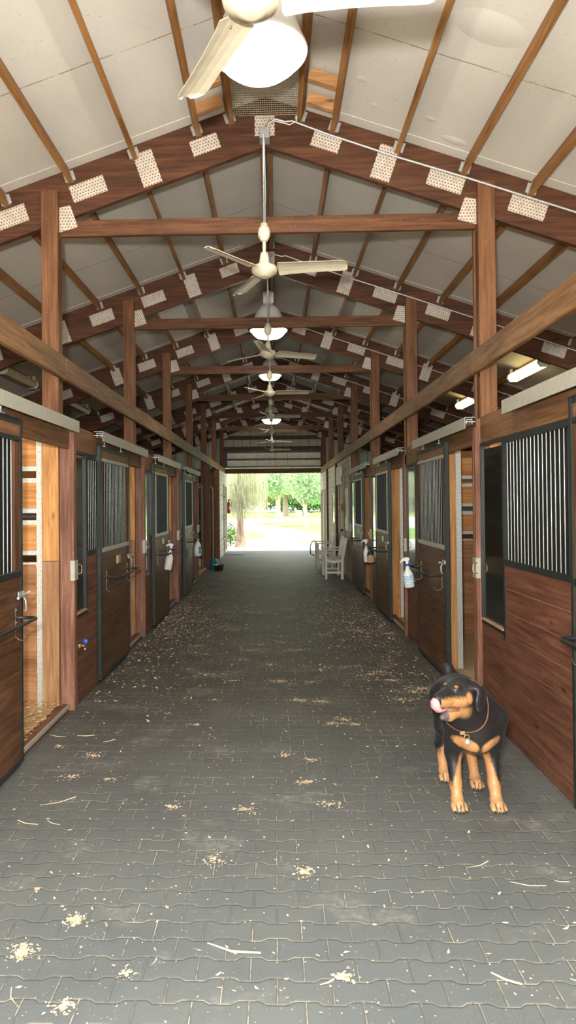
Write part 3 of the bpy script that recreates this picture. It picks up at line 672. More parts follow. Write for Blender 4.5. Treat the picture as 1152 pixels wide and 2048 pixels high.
# ------------------------------------------------------------------ far bays, right
b = MB(); b.box(XR, XR+0.04, TY[4]+0.10, ENDY-0.12, 0, 2.56); tag(b.build('siding_panel', 'clap'), 'weathered beige clapboard wall behind the white chairs on the right', 'wall siding')
for k, yy in ((4, TY[5]-0.03), (5, TY[6]-0.03)):
    b = MB(); b.box(XR-0.05, XR-0.001, yy, yy+0.16, 0, 2.58, bev=0.004); tag(b.build('casing_board', 'stain_z'), 'dark upright casing over the %s clapboard post on the right' % ('nearer' if k == 4 else 'farther'), 'casing board', 'casings on the clapboard wall')
dr = empty('tack_room_door', (XR-0.001, 15.2, 0), 'tan framed tack room door in the clapboard wall behind the chairs', 'door')
b = MB(); b.box(-0.03, 0, 0, 0.09, 0, 2.1).box(-0.03, 0, 0.95, 1.04, 0, 2.1).box(-0.035, 0, -0.03, 1.07, 2.1, 2.2); b.build('door_frame', 'kraft', dr)
b = MB(); b.box(-0.015, 0, 0.09, 0.95, 0.02, 2.1); b.build('door_leaf', 'clap', dr)
b = MB(); b.ball((-0.05, 0.17, 0.98), 0.03, 10).tube([(-0.05, 0.17, 0.98), (-0.01, 0.17, 0.98)], 0.012, 8); b.build('door_knob', 'black', dr)
b = MB(); b.box(XR-0.02, XR-0.001, 14.45, 14.95, 1.0, 1.9); tag(b.build('notice_board', 'paper'), 'plain white notice board on the clapboards beside the tan hat', 'board')
b = MB(); b.lathe([(0, 0.06), (0.07, 0.06), (0.09, 0.0), (0.22, -0.01), (0.225, 0.0)], 20, M=Matrix.Translation((XR-0.035, 15.05, 1.50)) @ Matrix.Rotation(rad(-90), 4, 'Y') @ Matrix.Diagonal((1, 0.7, 1, 1))); tag(b.build('straw_hat', 'hat'), 'tan wide brimmed hat hanging on the clapboard wall above the chairs', 'hat')
b = MB(); b.box(XR-0.10, XR-0.001, 15.6, 16.15, 2.0, 2.42, bev=0.01); tag(b.build('wall_box', 'paper'), 'shallow white box mounted high on the wall above the tack room door', 'wall box')
w = empty('small_window', (XR-0.001, 17.45, 1.05), 'small framed window in the clapboard wall above the farther chair', 'window')
b = MB(); b.box(-0.025, 0, 0, 0.8, 0, 0.05).box(-0.025, 0, 0, 0.8, 0.75, 0.8).box(-0.025, 0, 0, 0.05, 0.05, 0.75).box(-0.025, 0, 0.75, 0.8, 0.05, 0.75); b.build('window_frame', 'paper', w)
b = MB(); b.box(-0.012, -0.004, 0.05, 0.75, 0.05, 0.75); b.build('glass_pane', 'pane', w)
for y in (20.3, 21.5):
    b = MB(); b.tube([(XR-0.07, y, 0.0), (XR-0.07, y, 1.95), (XR-0.03, y, 2.0)], 0.03, 8); tag(b.build('downpipe', 'paintwhite'), 'white upright pipe against the clapboards, %s of two by the far opening' % ('nearer' if y < 21 else 'farther'), 'pipe', 'white pipes by the far opening')

# ------------------------------------------------------------------ white armchairs (facing -x)
def armchair(loc, label):
    t = empty('garden_armchair', loc, label, 'chair', 'white slatted armchairs'); Wc = 0.82
    for y in (0.0, Wc):
        b = MB(); b.box(-0.19, -0.14, y-0.025, y+0.025, 0, 0.60, bev=0.005); b.build('leg', 'paintwhite', t)
        b = MB(); b.prism([(0.14, 0.0), (0.195, 0.0), (0.20, 0.40), (0.285, 0.84), (0.235, 0.85), (0.15, 0.42)], y-0.025, y+0.025); b.build('leg', 'paintwhite', t)
        b = MB(); b.box(-0.22, 0.235, y-0.035, y+0.035, 0.60, 0.625, bev=0.006); b.build('armrest', 'paintwhite', t)
        b = MB(); b.box(-0.14, 0.15, y-0.015, y+0.015, 0.12, 0.165); b.build('stretcher', 'paintwhite', t)
        b = MB(); b.prism([(-0.14, 0.355), (0.0, 0.335), (0.15, 0.355), (0.15, 0.41), (0.0, 0.385), (-0.14, 0.425)], y-0.018, y+0.018); b.build('seat_rail', 'paintwhite', t)
    for i in range(7):
        x = -0.19+i*0.056; z = 0.425-0.03*math.sin(PI*min(1, i/6.0))-0.004*i*0
        b = MB(); b.box(x, x+0.036, -0.02, Wc+0.02, z-0.006, z+0.014, bev=0.004); b.build('seat_slat', 'paintwhite', t)
    b = MB(); M = Matrix.Translation((0.165, 0, 0.44)) @ Matrix.Rotation(rad(12), 4, 'Y')
    b.box(-0.01, 0.022, 0.025, Wc-0.025, 0.35, 0.43, M=M); b.box(-0.01, 0.022, 0.025, Wc-0.025, 0.02, 0.07, M=M); b.build('back_rail', 'paintwhite', t)
    for i in range(9):
        y = 0.05+i*(Wc-0.1-0.045)/8; b = MB(); b.box(-0.005, 0.015, y, y+0.05, 0.06, 0.36, M=M); b.build('back_slat', 'paintwhite', t)
    return t
armchair((1.27, 14.27, 0), 'white slatted wooden armchair standing nearest to the camera by the clapboards')
armchair((1.25, 16.55, 0), 'farther white slatted wooden armchair behind the nearer one by the clapboards')
b = MB(); b.tube([(1.06, 17.37, 0.632), (1.0, 17.37, 0.62), (0.94, 17.37, 0.5), (0.95, 17.37, 0.3), (1.04, 17.37, 0.26)], 0.014, 8)
tag(b.build('lead_rope', 'black'), 'dark rope looped over the arm of the farther white chair', 'rope')

# ------------------------------------------------------------------ ceiling fans
def fan_proto():
    t = empty('ceiling_fan', (0, 0, 0), 'x', 'ceiling fan', 'ceiling fans along the ridge')
    b = MB(); b.tube([(0, 0, 0.30), (0, 0, 1.03)], 0.008, 8); b.tube([(0.010, 0.004, 0.34), (0.014, 0.004, 0.6), (0.008, 0.008, 1.0)], 0.004, 6); b.build('hanging_rod', 'galv', t)
    b = MB(); b.lathe([(0.0, 0.34), (0.03, 0.34), (0.034, 0.31), (0.046, 0.305), (0.052, 0.27), (0.050, 0.245), (0.034, 0.215), (0.028, 0.205), (0.0, 0.205)], 24); b.build('canopy_cup', 'cream', t)
    b = MB(); b.tube([(0, 0, 0.10), (0, 0, 0.21)], 0.014, 12); b.build('downrod', 'cream', t)
    b = MB(); b.lathe([(0, 0.115), (0.030, 0.115), (0.036, 0.09), (0.044, 0.04), (0.060, 0.018), (0.092, 0.012), (0.104, 0.0), (0.106, -0.022), (0.100, -0.042), (0.080, -0.052), (0.078, -0.056), (0.055, -0.064), (0.053, -0.068), (0.03, -0.073), (0, -0.075)], 32); b.build('motor_housing', 'cream', t)
    for i in range(3):
        h = empty_part = None
        A = Matrix.Rotation(2*PI*i/3, 4, 'Z') @ Matrix.Translation((0, 0, -0.012)) @ Matrix.Rotation(rad(-16), 4, 'X')
        prof = [(0.112, -0.060, 0.060), (0.122, -0.090, 0.078), (0.20, -0.084, 0.070), (0.35, -0.074, 0.066), (0.50, -0.066, 0.068), (0.60, -0.064, 0.074), (0.645, -0.058, 0.074), (0.668, -0.034, 0.066), (0.675, 0.0, 0.045)]
        vs = []; fs = []; n = 5
        for (x, y0, y1) in prof:
            for j in range(n):
                q = j/(n-1); y = y0+(y1-y0)*q; z = 0.012*(1-(2*q-1)**2)-0.006
                vs.append(A @ Vector((x, y, z+0.0015)))
        m0 = len(vs)
        for (x, y0, y1) in prof:
            for j in range(n):
                q = j/(n-1); y = y0+(y1-y0)*q; z = 0.012*(1-(2*q-1)**2)-0.006
                vs.append(A @ Vector((x, y, z-0.0015)))
        L = len(prof)
        for a_ in range(L-1):
            for j in range(n-1):
                q = [a_*n+j, (a_+1)*n+j, (a_+1)*n+j+1, a_*n+j+1]; fs.append(q); fs.append([m0+x for x in q[::-1]])
            fs.append([a_*n, m0+a_*n, m0+(a_+1)*n, (a_+1)*n]); fs.append([a_*n+n-1, (a_+1)*n+n-1, m0+(a_+1)*n+n-1, m0+a_*n+n-1])
        for j in range(n-1): fs.append([j, j+1, m0+j+1, m0+j]); e = (L-1)*n; fs.append([e+j, m0+e+j, m0+e+j+1, e+j+1])
        b = MB(); b.add(vs, fs, 0, False); bl = b.build('blade', 'cream', t)
        b = MB(); b.box(0.08, 0.19, -0.022, 0.022, 0.006, 0.011, M=A).ball(A @ Vector((0.14, -0.012, -0.002)), 0.006, 6).ball(A @ Vector((0.17, 0.012, -0.002)), 0.006, 6); b.build('blade_iron', 'brass', bl)
    return t
fp = fan_proto(); angs = [-4, -9, 20, -5, 12, 0, 18, 8]
for k in range(8):
    o = fp if k == 0 else copy_tree(fp)
    o.location = (-0.015 if k else -0.02, TY[k]-0.10 if k else 2.30, 3.39 if k else 3.335); o.rotation_euler = (0, 0, rad(angs[k]))
    if k == 0: o.scale = (0.93, 0.93, 1)
    o['label'] = ('topmost cream ceiling fan, cut by the top edge in front of the big lamp' if k == 0 else 'cream three-blade ceiling fan hanging from the ridge, %s beyond the cut-off topmost one' % ORD[k-1].replace('nearest', 'first'))
# junction boxes and conduits on the trusses
for k in range(1, 8):
    y = TY[k]; t = empty('electrical_conduit', (0, y, 4.4), 'thin galvanised conduit with junction box on the %s truss, running down its right rafter' % ORD[k-1], 'conduit', 'truss conduits')
    b = MB(); b.box(-0.045, 0.035, -0.085, 0.034, 0.005, 0.085, bev=0.005); b.build('junction_box', 'galv', t)
    b = MB(); c = lambda x: roofz(x)-4.4-0.16
    pts = [(0.0, 0.0, 0.08), (0.01, -0.01, 0.15), (0.04, -0.01, 0.185), (0.09, 0.0, 0.185), (0.15, 0.0, 0.165), (0.21, 0.005, c(0.21)+0.015)]+[(x, 0.02 if x < 1.5 else -0.012, c(x)+0.02*(1-min(1, x/1.5))-0.005) for x in (0.5, 1.0, 1.55, 1.85, 2.6, 3.4, 4.2)]
    b.tube(pts, 0.0085, 8); b.build('conduit_pipe', 'galv', t)
    if k == 1:
        b = MB(); b.tube([(0.01, 0.0, 0.08), (0.025, -0.02, 0.14), (0.06, -0.02, 0.165), (0.12, -0.02, 0.15), (0.19, -0.02, 0.13), (0.24, -0.03, 0.15), (0.26, -0.06, 0.25), (0.24, -0.1, 0.30), (0.15, -0.5, 0.32), (0.03, -1.1, 0.30)], 0.005, 6); b.build('flexible_cable', 'paper', t)
# dome lamps
def lamp_proto():
    t = empty('dome_lamp', (0, 0, 0), 'x', 'ceiling lamp', 'dome lamps under the ridge')
    b = MB(); b.lathe([(0.05, 0.36), (0.10, 0.35), (0.165, 0.27), (0.205, 0.17), (0.235, 0.08), (0.262, 0.02), (0.270, 0.0), (0.262, -0.006), (0.252, 0.012), (0.225, 0.08), (0.195, 0.165), (0.155, 0.255), (0.09, 0.33)], 40); b.build('reflector', 'white', t)
    b = MB(); b.lathe([(0.246, 0.02), (0.242, -0.010), (0.215, -0.055), (0.17, -0.092), (0.10, -0.104), (0.0, -0.108)], 40); b.build('globe', 'globe', t)
    b = MB(); b.lathe([(0, 0.36), (0.055, 0.36), (0.06, 0.52), (0.035, 0.56), (0.0, 0.56)], 20).box(-0.075, -0.025, -0.03, 0.03, 0.38, 0.54, bev=0.008).box(0.025, 0.075, -0.03, 0.03, 0.38, 0.54, bev=0.008).tube([(0, 0, 0.55), (0, 0, 0.68)], 0.01, 8); b.build('ballast_housing', 'white', t)
    return t
lp = lamp_proto()
for i, (y, z, sc) in enumerate(((3.78, 4.115, 1.0), (9.55, 4.02, 1.0), (12.45, 3.93, 0.8), (18.3, 3.83, 1.0))):
    o = lp if i == 0 else copy_tree(lp)
    o.location = (-0.015, y, z); o.scale = (sc, sc, sc)
    o['label'] = ('big glaring white dome lamp under the ridge nearest the camera', 'glowing dome lamp half hidden behind the second tie beam', 'smaller dome lamp behind the third tie beam', 'farthest small glowing dome lamp under the ridge')[i]
MAT['globe_green'] = emit('greenish_lamp_globe', (0.45, 1.0, 0.50), 5.0)
for o in [x for x in bpy.data.objects if x.name.startswith('dome_lamp') and abs(x.location.y-12.45) < 0.1]:
    for c in o.children:
        if c.name.startswith('globe'): c.data = c.data.copy(); c.data.materials[0] = MAT['globe_green']
# fluorescent fixtures
for s in (-1, 1):
    for i, yc in enumerate((6.6, 9.5, 12.4)):
        if s > 0 and i == 0: continue
        x = s*3.56; z = roofz(3.56)-0.17
        t = empty('fluorescent_fixture', (x, yc, z), ('lit yellow fluorescent fixture under the %s roof slope, %s' if s > 0 else 'unlit dusty fluorescent fixture under the %s roof slope, %s') % ('right' if s > 0 else 'left', ('at the near end', 'nearer of the pair', 'farther of the pair')[i] if s > 0 else ('nearest of three', 'middle of three', 'farthest of three')[i]), 'light fixture', 'fluorescent fixtures')
        b = MB(); b.prism([(-0.075, 0.05), (-0.09, 0.0), (-0.05, -0.05), (0.05, -0.05), (0.09, 0.0), (0.075, 0.05)], -0.56, 0.56); b.build('diffuser', 'tube_on' if s > 0 else 'tube_off', t)
        for e in (-1, 1):
            q = MB(); q.prism([(-0.078, 0.055), (-0.093, 0.0), (-0.053, -0.055), (0.053, -0.055), (0.093, 0.0), (0.078, 0.055)], *sorted((e*0.56, e*0.61))); ec = q.build('end_cap', 'paper', t)
            q = MB(); q.box(-0.06, -0.02, *sorted((e*0.54, e*0.60)), 0.055, 0.13).box(0.02, 0.06, *sorted((e*0.54, e*0.60)), 0.055, 0.13); q.build('hanger_bracket', 'galv', t)

# ------------------------------------------------------------------ spray bottles
def spray(loc, rz, label, body='bottle', trig='white', lever='blue', h=0.22, r=0.043, tilt=0.0, square=False, labelmat=None):
    t = empty('spray_bottle', loc, label, 'spray bottle'); t.rotation_euler = (0, tilt, rz)
    # local: neck hangs at origin, body goes down
    z = lambda q: -q
    b = MB(); b.lathe([(0, z(h)), (r*0.85, z(h)), (r, z(h-0.012)), (r, z(h*0.45)), (r*0.8, z(h*0.34)), (r*0.42, z(h*0.20)), (r*0.34, z(0.02)), (r*0.34, z(0.0))], 20, sx=1, sy=0.75); b.build('bottle_body', body, t)
    if labelmat:
        b = MB(); b.lathe([(r*1.015, z(h-0.02)), (r*1.015, z(h*0.47))], 20, sx=1, sy=0.76); b.build('printed_label', labelmat, t)
    b = MB(); b.lathe([(0, z(-0.006)), (r*0.44, z(-0.006)), (r*0.44, z(0.016)), (0, z(0.016))], 16); b.build('collar', lever, t)
    b = MB(); b.prism([(-0.012, 0.005), (0.012, 0.005), (0.016, 0.035), (0.030, 0.050), (0.022, 0.068), (-0.02, 0.072), (-0.055, 0.052), (-0.070, 0.030), (-0.066, 0.022), (-0.040, 0.040), (-0.012, 0.034)][::-1], -0.011, 0.011); b.build('spray_head', trig, t)
    b = MB(); b.prism([(0.012, 0.036), (0.022, 0.034), (0.040, 0.0), (0.033, -0.004), (0.018, 0.020)], -0.008, 0.008); b.build('trigger', lever, t)
    return t
spray((1.385, 6.98, 0.965), 0, 'clear white spray bottle with blue trigger hanging on the second right-hand door', h=0.235, r=0.052, tilt=rad(-6), labelmat='print')
spray((-1.375, 9.28, 0.99), rad(10), 'white spray bottle with blue mark hanging on the third left-hand door', h=0.29, r=0.052, tilt=rad(8), body='white')
spray((1.375, 9.62, 0.965), 0, 'black spray bottle with tan label hanging on the third right-hand door', h=0.23, r=0.05, trig='black', lever='black', body='black', labelmat='kraft', tilt=rad(-5))
spray((1.365, 9.95, 0.99), 0, 'white spray bottle behind the black one on the third right-hand door', h=0.26, r=0.045, body='white', lever='white', tilt=rad(-3))
js = empty('plastic_jug', (-1.375, 12.55, 0.93), 'pale plastic jug hung by its handle on the fourth left-hand door', 'jug')
b = MB(); b.lathe([(0, -0.30), (0.055, -0.30), (0.068, -0.28), (0.072, -0.18), (0.055, -0.08), (0.02, -0.02), (0.02, 0.0), (0, 0)], 18, sy=0.8); b.build('jug_body', 'bottle', js)
b = MB(); b.tube([(0, 0, 0), (-0.012, 0, 0.05), (-0.02, 0, 0.12)], 0.009, 8); b.build('jug_strap', 'kraft', js)
b = MB(); b.box(0.02, 0.066, -0.058, -0.045, -0.24, -0.12); b.build('green_print', 'teal', js)

# ------------------------------------------------------------------ litter on the floor
def flake(b, x, y, z, s, mi=0, long=1.0):
    a0 = random.uniform(0, 2*PI); n = random.choice((4, 5)); tx, ty = random.uniform(-0.5, 0.5), random.uniform(-0.5, 0.5); vs = []
    for k in range(n):
        an = 2*PI*k/n+random.uniform(-0.3, 0.3); r = s*random.uniform(0.6, 1.1); dx = r*math.cos(an)*long; dy = r*math.sin(an)
        X = dx*math.cos(a0)-dy*math.sin(a0); Y = dx*math.sin(a0)+dy*math.cos(a0)
        vs.append((x+X, y+Y, z+max(0.0, tx*X+ty*Y)+0.0012))
    b.add(vs, [list(range(n))], mi)
FLOORLIT = [(-0.737, 2.623, 0.038, 160), (-0.871, 2.437, 0.05, 160), (-0.955, 2.831, 0.017, 20), (-1.128, 4.334, 0.057, 60), (-1.155, 3.994, 0.059, 40), (-1.401, 4.485, 0.046, 30), (-0.124, 3.577, 0.058, 50), (-0.237, 3.077, 0.079, 50), (-0.507, 3.603, 0.032, 40), (0.162, 2.977, 0.055, 80), (0.267, 2.325, 0.037, 70), (-0.645, 2.174, 0.048, 50), (0.079, 6.139, 0.099, 110), (0.53, 5.053, 0.093, 80), (-0.619, 6.377, 0.084, 60), (0.196, 5.564, 0.061, 40), (-0.835, 7.673, 0.112, 60), (-0.322, 6.982, 0.102, 60), (1.02, 6.456, 0.166, 120), (1.208, 5.778, 0.127, 120), (0.465, 6.557, 0.12, 60), (0.324, 3.639, 0.048, 50), (-0.94, 3.958, 0.058, 40), (-1.306, 9.391, 0.206, 160), (-0.133, 7.716, 0.17, 90), (0.346, 6.103, 0.089, 60), (-0.478, 2.326, 0.034, 30), (1.043, 5.561, 0.102, 80)] + [(-0.348, 6.16, 0.09, 60), (0.256, 5.536, 0.065, 60), (0.395, 5.508, 0.073, 60), (0.449, 4.962, 0.051, 70), (0.608, 4.94, 0.051, 60), (0.103, 4.346, 0.051, 50), (0.257, 4.263, 0.037, 40), (0.21, 3.922, 0.046, 50), (0.914, 6.363, 0.112, 80), (1.084, 6.149, 0.108, 90), (1.294, 5.885, 0.112, 130), (-1.494, 10.181, 0.194, 220), (-1.513, 9.602, 0.141, 140), (-0.469, 8.633, 0.164, 100), (0.093, 7.85, 0.15, 100), (0.307, 7.447, 0.12, 80), (0.58, 8.285, 0.158, 90), (1.092, 8.532, 0.213, 160), (1.399, 8.332, 0.146, 160), (1.378, 11.35, 0.216, 180), (1.248, 11.846, 0.174, 120), (-0.329, 10.007, 0.22, 110), (-0.704, 7.217, 0.095, 50), (-0.545, 4.941, 0.036, 24), (-0.785, 5.199, 0.03, 20), (-0.454, 5.567, 0.049, 30), (-0.262, 7.405, 0.098, 60), (-0.014, 6.764, 0.109, 70), (0.713, 6.654, 0.117, 70), (-1.273, 10.516, 0.139, 120)]
b = MB()
for _ in range(5200):
    y = 2.0+random.random()**1.2*13; x = random.uniform(-1.5, 1.55); flake(b, x, y, 0, random.choice((0.0015, 0.002, 0.0025, 0.003, 0.004, 0.006)), 0, random.choice((1, 1.6, 2.4)))
for (cx, cy, r, n) in FLOORLIT:
    for _ in range(int(n*1.4)):
        q = abs(random.gauss(0, 0.55)); an = random.uniform(0, 2*PI); x = cx+r*q*math.cos(an)*(1.0 if cy < 3.4 else 1.6); y = cy+r*q*math.sin(an)
        if XL+0.03 < x < XR-0.03: flake(b, x, y, random.uniform(0, 0.006), random.uniform(0.002, 0.007), 0, random.choice((1, 1.8)))
# drifts near the middle doors
for _ in range(5200):
    s = random.choice((-1, 1)); y = random.gauss(9.6, 1.5) if random.random() < 0.7 else random.uniform(5.5, 13.5)
    x = s*(1.5-abs(random.gauss(0, 0.55)))
    if XL+0.03 < x < XR-0.03: flake(b, x, y, random.uniform(0, 0.005), random.uniform(0.003, 0.012), 0, random.choice((1, 2)))
tag(b.build('wood_shavings', 'shaving'), 'pale wood shavings scattered over the dark aisle floor', 'wood shavings', kind='stuff')
STRAW = [
    (-0.213, 2.493, -0.018, 2.441, 0.004, 'thick pale wood splinter lying near the bottom middle of the floor'),
    (0.763, 2.351, 0.847, 2.295, 0.004, 'pale splinter lying at the lower right of the floor'),
    (-1.219, 3.622, -1.057, 3.728, 0.0018, 'long thin straw stalk on the left near the first door'),
    (-1.274, 3.45, -1.153, 3.403, 0.0025, 'short thick straw just below the long stalk on the left'),
    (-0.842, 2.259, -0.788, 2.174, 0.0025, 'steep straw near the bottom left corner'),
    (0.868, 3.021, 0.978, 3.076, 0.002, 'straw lying right of the middle, below the dog'),
    (1.019, 2.912, 1.157, 2.884, 0.0018, 'long straw near the right edge below the dog'),
    (0.181, 2.285, 0.229, 2.312, 0.003, 'short splinter at the lower middle right'),
    (-0.398, 2.373, -0.385, 2.412, 0.002, 'tiny upright straw at the lower left middle'),
    (-1.333, 4.707, -1.214, 4.717, 0.0025, 'pale straw across the pavers near the first left doorway'),
    (-1.126, 4.579, -1.055, 4.638, 0.002, 'short straw right of the first left doorway'),
    (-1.531, 4.727, -1.407, 4.687, 0.002, 'straw against the first left stall sill'),
    (1.205, 2.922, 1.264, 2.915, 0.0018, 'greenish straw at the right edge'),
    (1.018, 2.328, 1.033, 2.319, 0.0018, 'small straw tip at the right edge'),
    (-1.119, 3.446, -1.042, 3.403, 0.002, 'straw crossing the short thick one on the left')]
for i, (x0, y0, x1, y1, r, lab) in enumerate(STRAW):
    b = MB(); mx, my = (x0+x1)/2+(y1-y0)*0.12, (y0+y1)/2-(x1-x0)*0.12
    b.tube([(x0, y0, r), (mx, my, r*1.6), (x1, y1, r)], [r*0.5, r, r*0.9], 6); tag(b.build('straw_stalk', 'straw'), lab, 'straw')
# heap of shavings behind the first left opening
b = MB()
for _ in range(1500):
    x = -1.60-random.random()*0.8; y = random.uniform(4.3, 5.25); flake(b, x, y, 0.02+random.random()*0.07, random.uniform(0.008, 0.02))
tag(b.build('shavings_heap', 'bedding'), 'heap of pale shavings inside the first left stall doorway', 'wood shavings', kind='stuff')

# ------------------------------------------------------------------ the dog
def build_dog():
    S = np.array([0.963, 3.48, 0.640]); D = np.array([-0.78, -0.626, 0.0]); Pp = np.array([0.626, -0.78, 0.0]); U = np.array([0, 0, 1.0])
    h = 0.0055; lo = np.array([0.76, 3.28, -0.006]); hi = np.array([1.36, 4.40, 0.74])
    n = np.ceil((hi-lo)/h).astype(int)
    ax = [lo[i]+h*np.arange(n[i]) for i in range(3)]
    f = np.full(n, 1.0, np.float32)
    def cone(p, r1, q, r2, k=0.02, sq=None):
        p = np.array(p, float); q = np.array(q, float); m = max(r1, r2)+0.07
        a_ = [max(0, int((min(p[i], q[i])-m-lo[i])/h)) for i in range(3)]; c_ = [min(n[i], int((max(p[i], q[i])+m-lo[i])/h)+1) for i in range(3)]
        X, Y, Z = np.meshgrid(*[ax[i][a_[i]:c_[i]] for i in range(3)], indexing='ij')
        d = q-p; L = float(d@d)+1e-9; t = np.clip(((X-p[0])*d[0]+(Y-p[1])*d[1]+(Z-p[2])*d[2])/L, 0, 1)
        g = np.sqrt((X-p[0]-t*d[0])**2+(Y-p[1]-t*d[1])**2+(Z-p[2]-t*d[2])**2)-(r1+(r2-r1)*t)
        sl = f[a_[0]:c_[0], a_[1]:c_[1], a_[2]:c_[2]]; hh = np.maximum(k-np.abs(sl-g), 0)/k; sl[...] = np.minimum(sl, g)-hh*hh*k*0.25
    def ell(c, r, k=0.01, ax3=None):
        c = np.array(c, float); r = np.array(r, float); m = r.max()+0.05
        a_ = [max(0, int((c[i]-m-lo[i])/h)) for i in range(3)]; c_ = [min(n[i], int((c[i]+m-lo[i])/h)+1) for i in range(3)]
        X, Y, Z = np.meshgrid(*[ax[i][a_[i]:c_[i]] for i in range(3)], indexing='ij'); P = np.stack([X-c[0], Y-c[1], Z-c[2]], -1)
        if ax3 is not None: P = P @ np.array(ax3).T
        q = np.sqrt(((P/r)**2).sum(-1)); g = (q-1)*r.min()*np.where(q > 1, 1.2, 1.0)
        sl = f[a_[0]:c_[0], a_[1]:c_[1], a_[2]:c_[2]]; hh = np.maximum(k-np.abs(sl-g), 0)/k; sl[...] = np.minimum(sl, g)-hh*hh*k*0.25
    # trunk
    cone((1.084, 3.64, 0.450), 0.120, (1.095, 3.84, 0.468), 0.135, 0.05)
    cone((1.095, 3.84, 0.468), 0.132, (1.115, 4.10, 0.462), 0.108, 0.05)
    cone((1.083, 3.60, 0.385), 0.096, (1.09, 3.80, 0.405), 0.105, 0.05)
    cone((1.115, 4.08, 0.455), 0.112, (1.125, 4.19, 0.450), 0.095, 0.04)
    cone((1.12, 4.25, 0.505), 0.044, (1.112, 4.28, 0.560), 0.038, 0.03)
    # shoulders
    for x in (0.995, 1.182): cone((x+(-0.01 if x < 1.1 else 0.01), 3.64, 0.46), 0.072, (x, 3.66, 0.33), 0.052, 0.05)
    # neck
    cone((0.995, 3.545, 0.600), 0.086, (1.075, 3.66, 0.520), 0.118, 0.05); cone((1.0, 3.50, 0.555), 0.060, (1.06, 3.60, 0.465), 0.095, 0.05)
    # front legs
    for x, s in ((0.985, -1), (1.186, 1)):
        cone((x, 3.665, 0.34), 0.052, (x, 3.685, 0.265), 0.042, 0.03); cone((x, 3.685, 0.265), 0.041, (x, 3.640, 0.115), 0.030, 0.025)
        cone((x, 3.640, 0.115), 0.031, (x, 3.610, 0.050), 0.029, 0.02); cone((x, 3.612, 0.036), 0.033, (x+s*0.002, 3.575, 0.028), 0.030, 0.015)
        for j in range(4): tx = x+(j-1.5)*0.0195; ty = 3.540+0.010*abs(j-1.5)**1.5*0.8; cone((tx, ty+0.028, 0.026), 0.014, (tx, ty, 0.014), 0.0130, 0.006)
    # hind legs
    for x, yo, s in ((1.012, 0.0, -1), (1.160, -0.10, 1)):
        hx = 1.050 if s < 0 else 1.180
        cone((hx, 4.10, 0.43), 0.098, (x+0.004, 3.97+yo*0.3, 0.315), 0.060, 0.05); cone((x+0.004, 3.97+yo*0.3, 0.315), 0.058, (x, 4.085+yo, 0.170), 0.030, 0.03)
        cone((x, 4.085+yo, 0.170), 0.030, (x, 4.00+yo, 0.050), 0.027, 0.02); cone((x, 4.0+yo, 0.036), 0.031, (x, 3.955+yo, 0.027), 0.028, 0.015)
        for j in range(4): tx = x+(j-1.5)*0.018; ty = 3.925+yo+0.010*abs(j-1.5)**1.5*0.8; cone((tx, ty+0.026, 0.025), 0.013, (tx, ty, 0.013), 0.0122, 0.006)
    # head
    B = [list(D), list(Pp), list(U)]
    ell(S, (0.078, 0.069, 0.062), 0.03, B); cone(S-D*0.03+U*0.0, 0.066, (1.0, 3.55, 0.60), 0.080, 0.04)
    cone(S+D*0.055-U*0.012, 0.055, S+D*0.130-U*0.016, 0.040, 0.02); cone(S+D*0.115-U*0.016, 0.037, S+D*0.158-U*0.010, 0.028, 0.015)
    ell(S+D*0.176+U*0.002, (0.014, 0.018, 0.013), 0.010, B)
    for e in (-1, 1):
        cone(S+D*0.01+Pp*e*0.050-U*0.028, 0.034, S+D*0.06+Pp*e*0.034-U*0.030, 0.028, 0.02)
        ell(S+D*0.058+Pp*e*0.034+U*0.033, (0.018, 0.016, 0.012), 0.015, B)
    jt = S+D*0.128-U*0.104
    cone(S+D*0.010-U*0.068, 0.055, S+D*0.08-U*0.098, 0.035, 0.02); cone(S+D*0.08-U*0.098, 0.033, jt, 0.016, 0.008)
    # ears
    ell(S+Pp*0.097-D*0.050-U*0.026, (0.043, 0.013, 0.064), 0.008, [list(D*0.96+U*0.28), list(Pp), list(U*0.96-D*0.28)])
    ell(S-Pp*0.080-D*0.035-U*0.018, (0.030, 0.013, 0.052), 0.014, B)
    ell(S+Pp*0.066-D*0.035+U*0.030, (0.030, 0.022, 0.016), 0.02, B); ell(S-Pp*0.064-D*0.03+U*0.028, (0.030, 0.022, 0.016), 0.02, B)
    # surface nets
    sg = f < 0; cnt = np.zeros(np.array(n)-1, np.int8)
    for i in (0, 1):
        for j in (0, 1):
            for k in (0, 1): cnt += sg[i:n[0]-1+i, j:n[1]-1+j, k:n[2]-1+k]
    act = (cnt > 0) & (cnt < 8); idx = -np.ones(cnt.shape, np.int32); cells = np.argwhere(act); idx[act] = np.arange(len(cells))
    acc = np.zeros((len(cells), 3)); w = np.zeros(len(cells))
    cor = [(0, 0, 0), (1, 0, 0), (0, 1, 0), (1, 1, 0), (0, 0, 1), (1, 0, 1), (0, 1, 1), (1, 1, 1)]
    val = [f[cells[:, 0]+c[0], cells[:, 1]+c[1], cells[:, 2]+c[2]] for c in cor]
    for a_, c_ in ((0, 1), (2, 3), (4, 5), (6, 7), (0, 2), (1, 3), (4, 6), (5, 7), (0, 4), (1, 5), (2, 6), (3, 7)):
        va, vb = val[a_], val[c_]; m = (va < 0) != (vb < 0); t = np.where(m, va/np.where(m, va-vb, 1), 0)
        p = np.array(cor[a_])[None]+t[:, None]*(np.array(cor[c_])-np.array(cor[a_]))[None]
        acc += np.where(m[:, None], p, 0); w += m
    V = lo+h*(cells+acc/w[:, None])
    faces = []
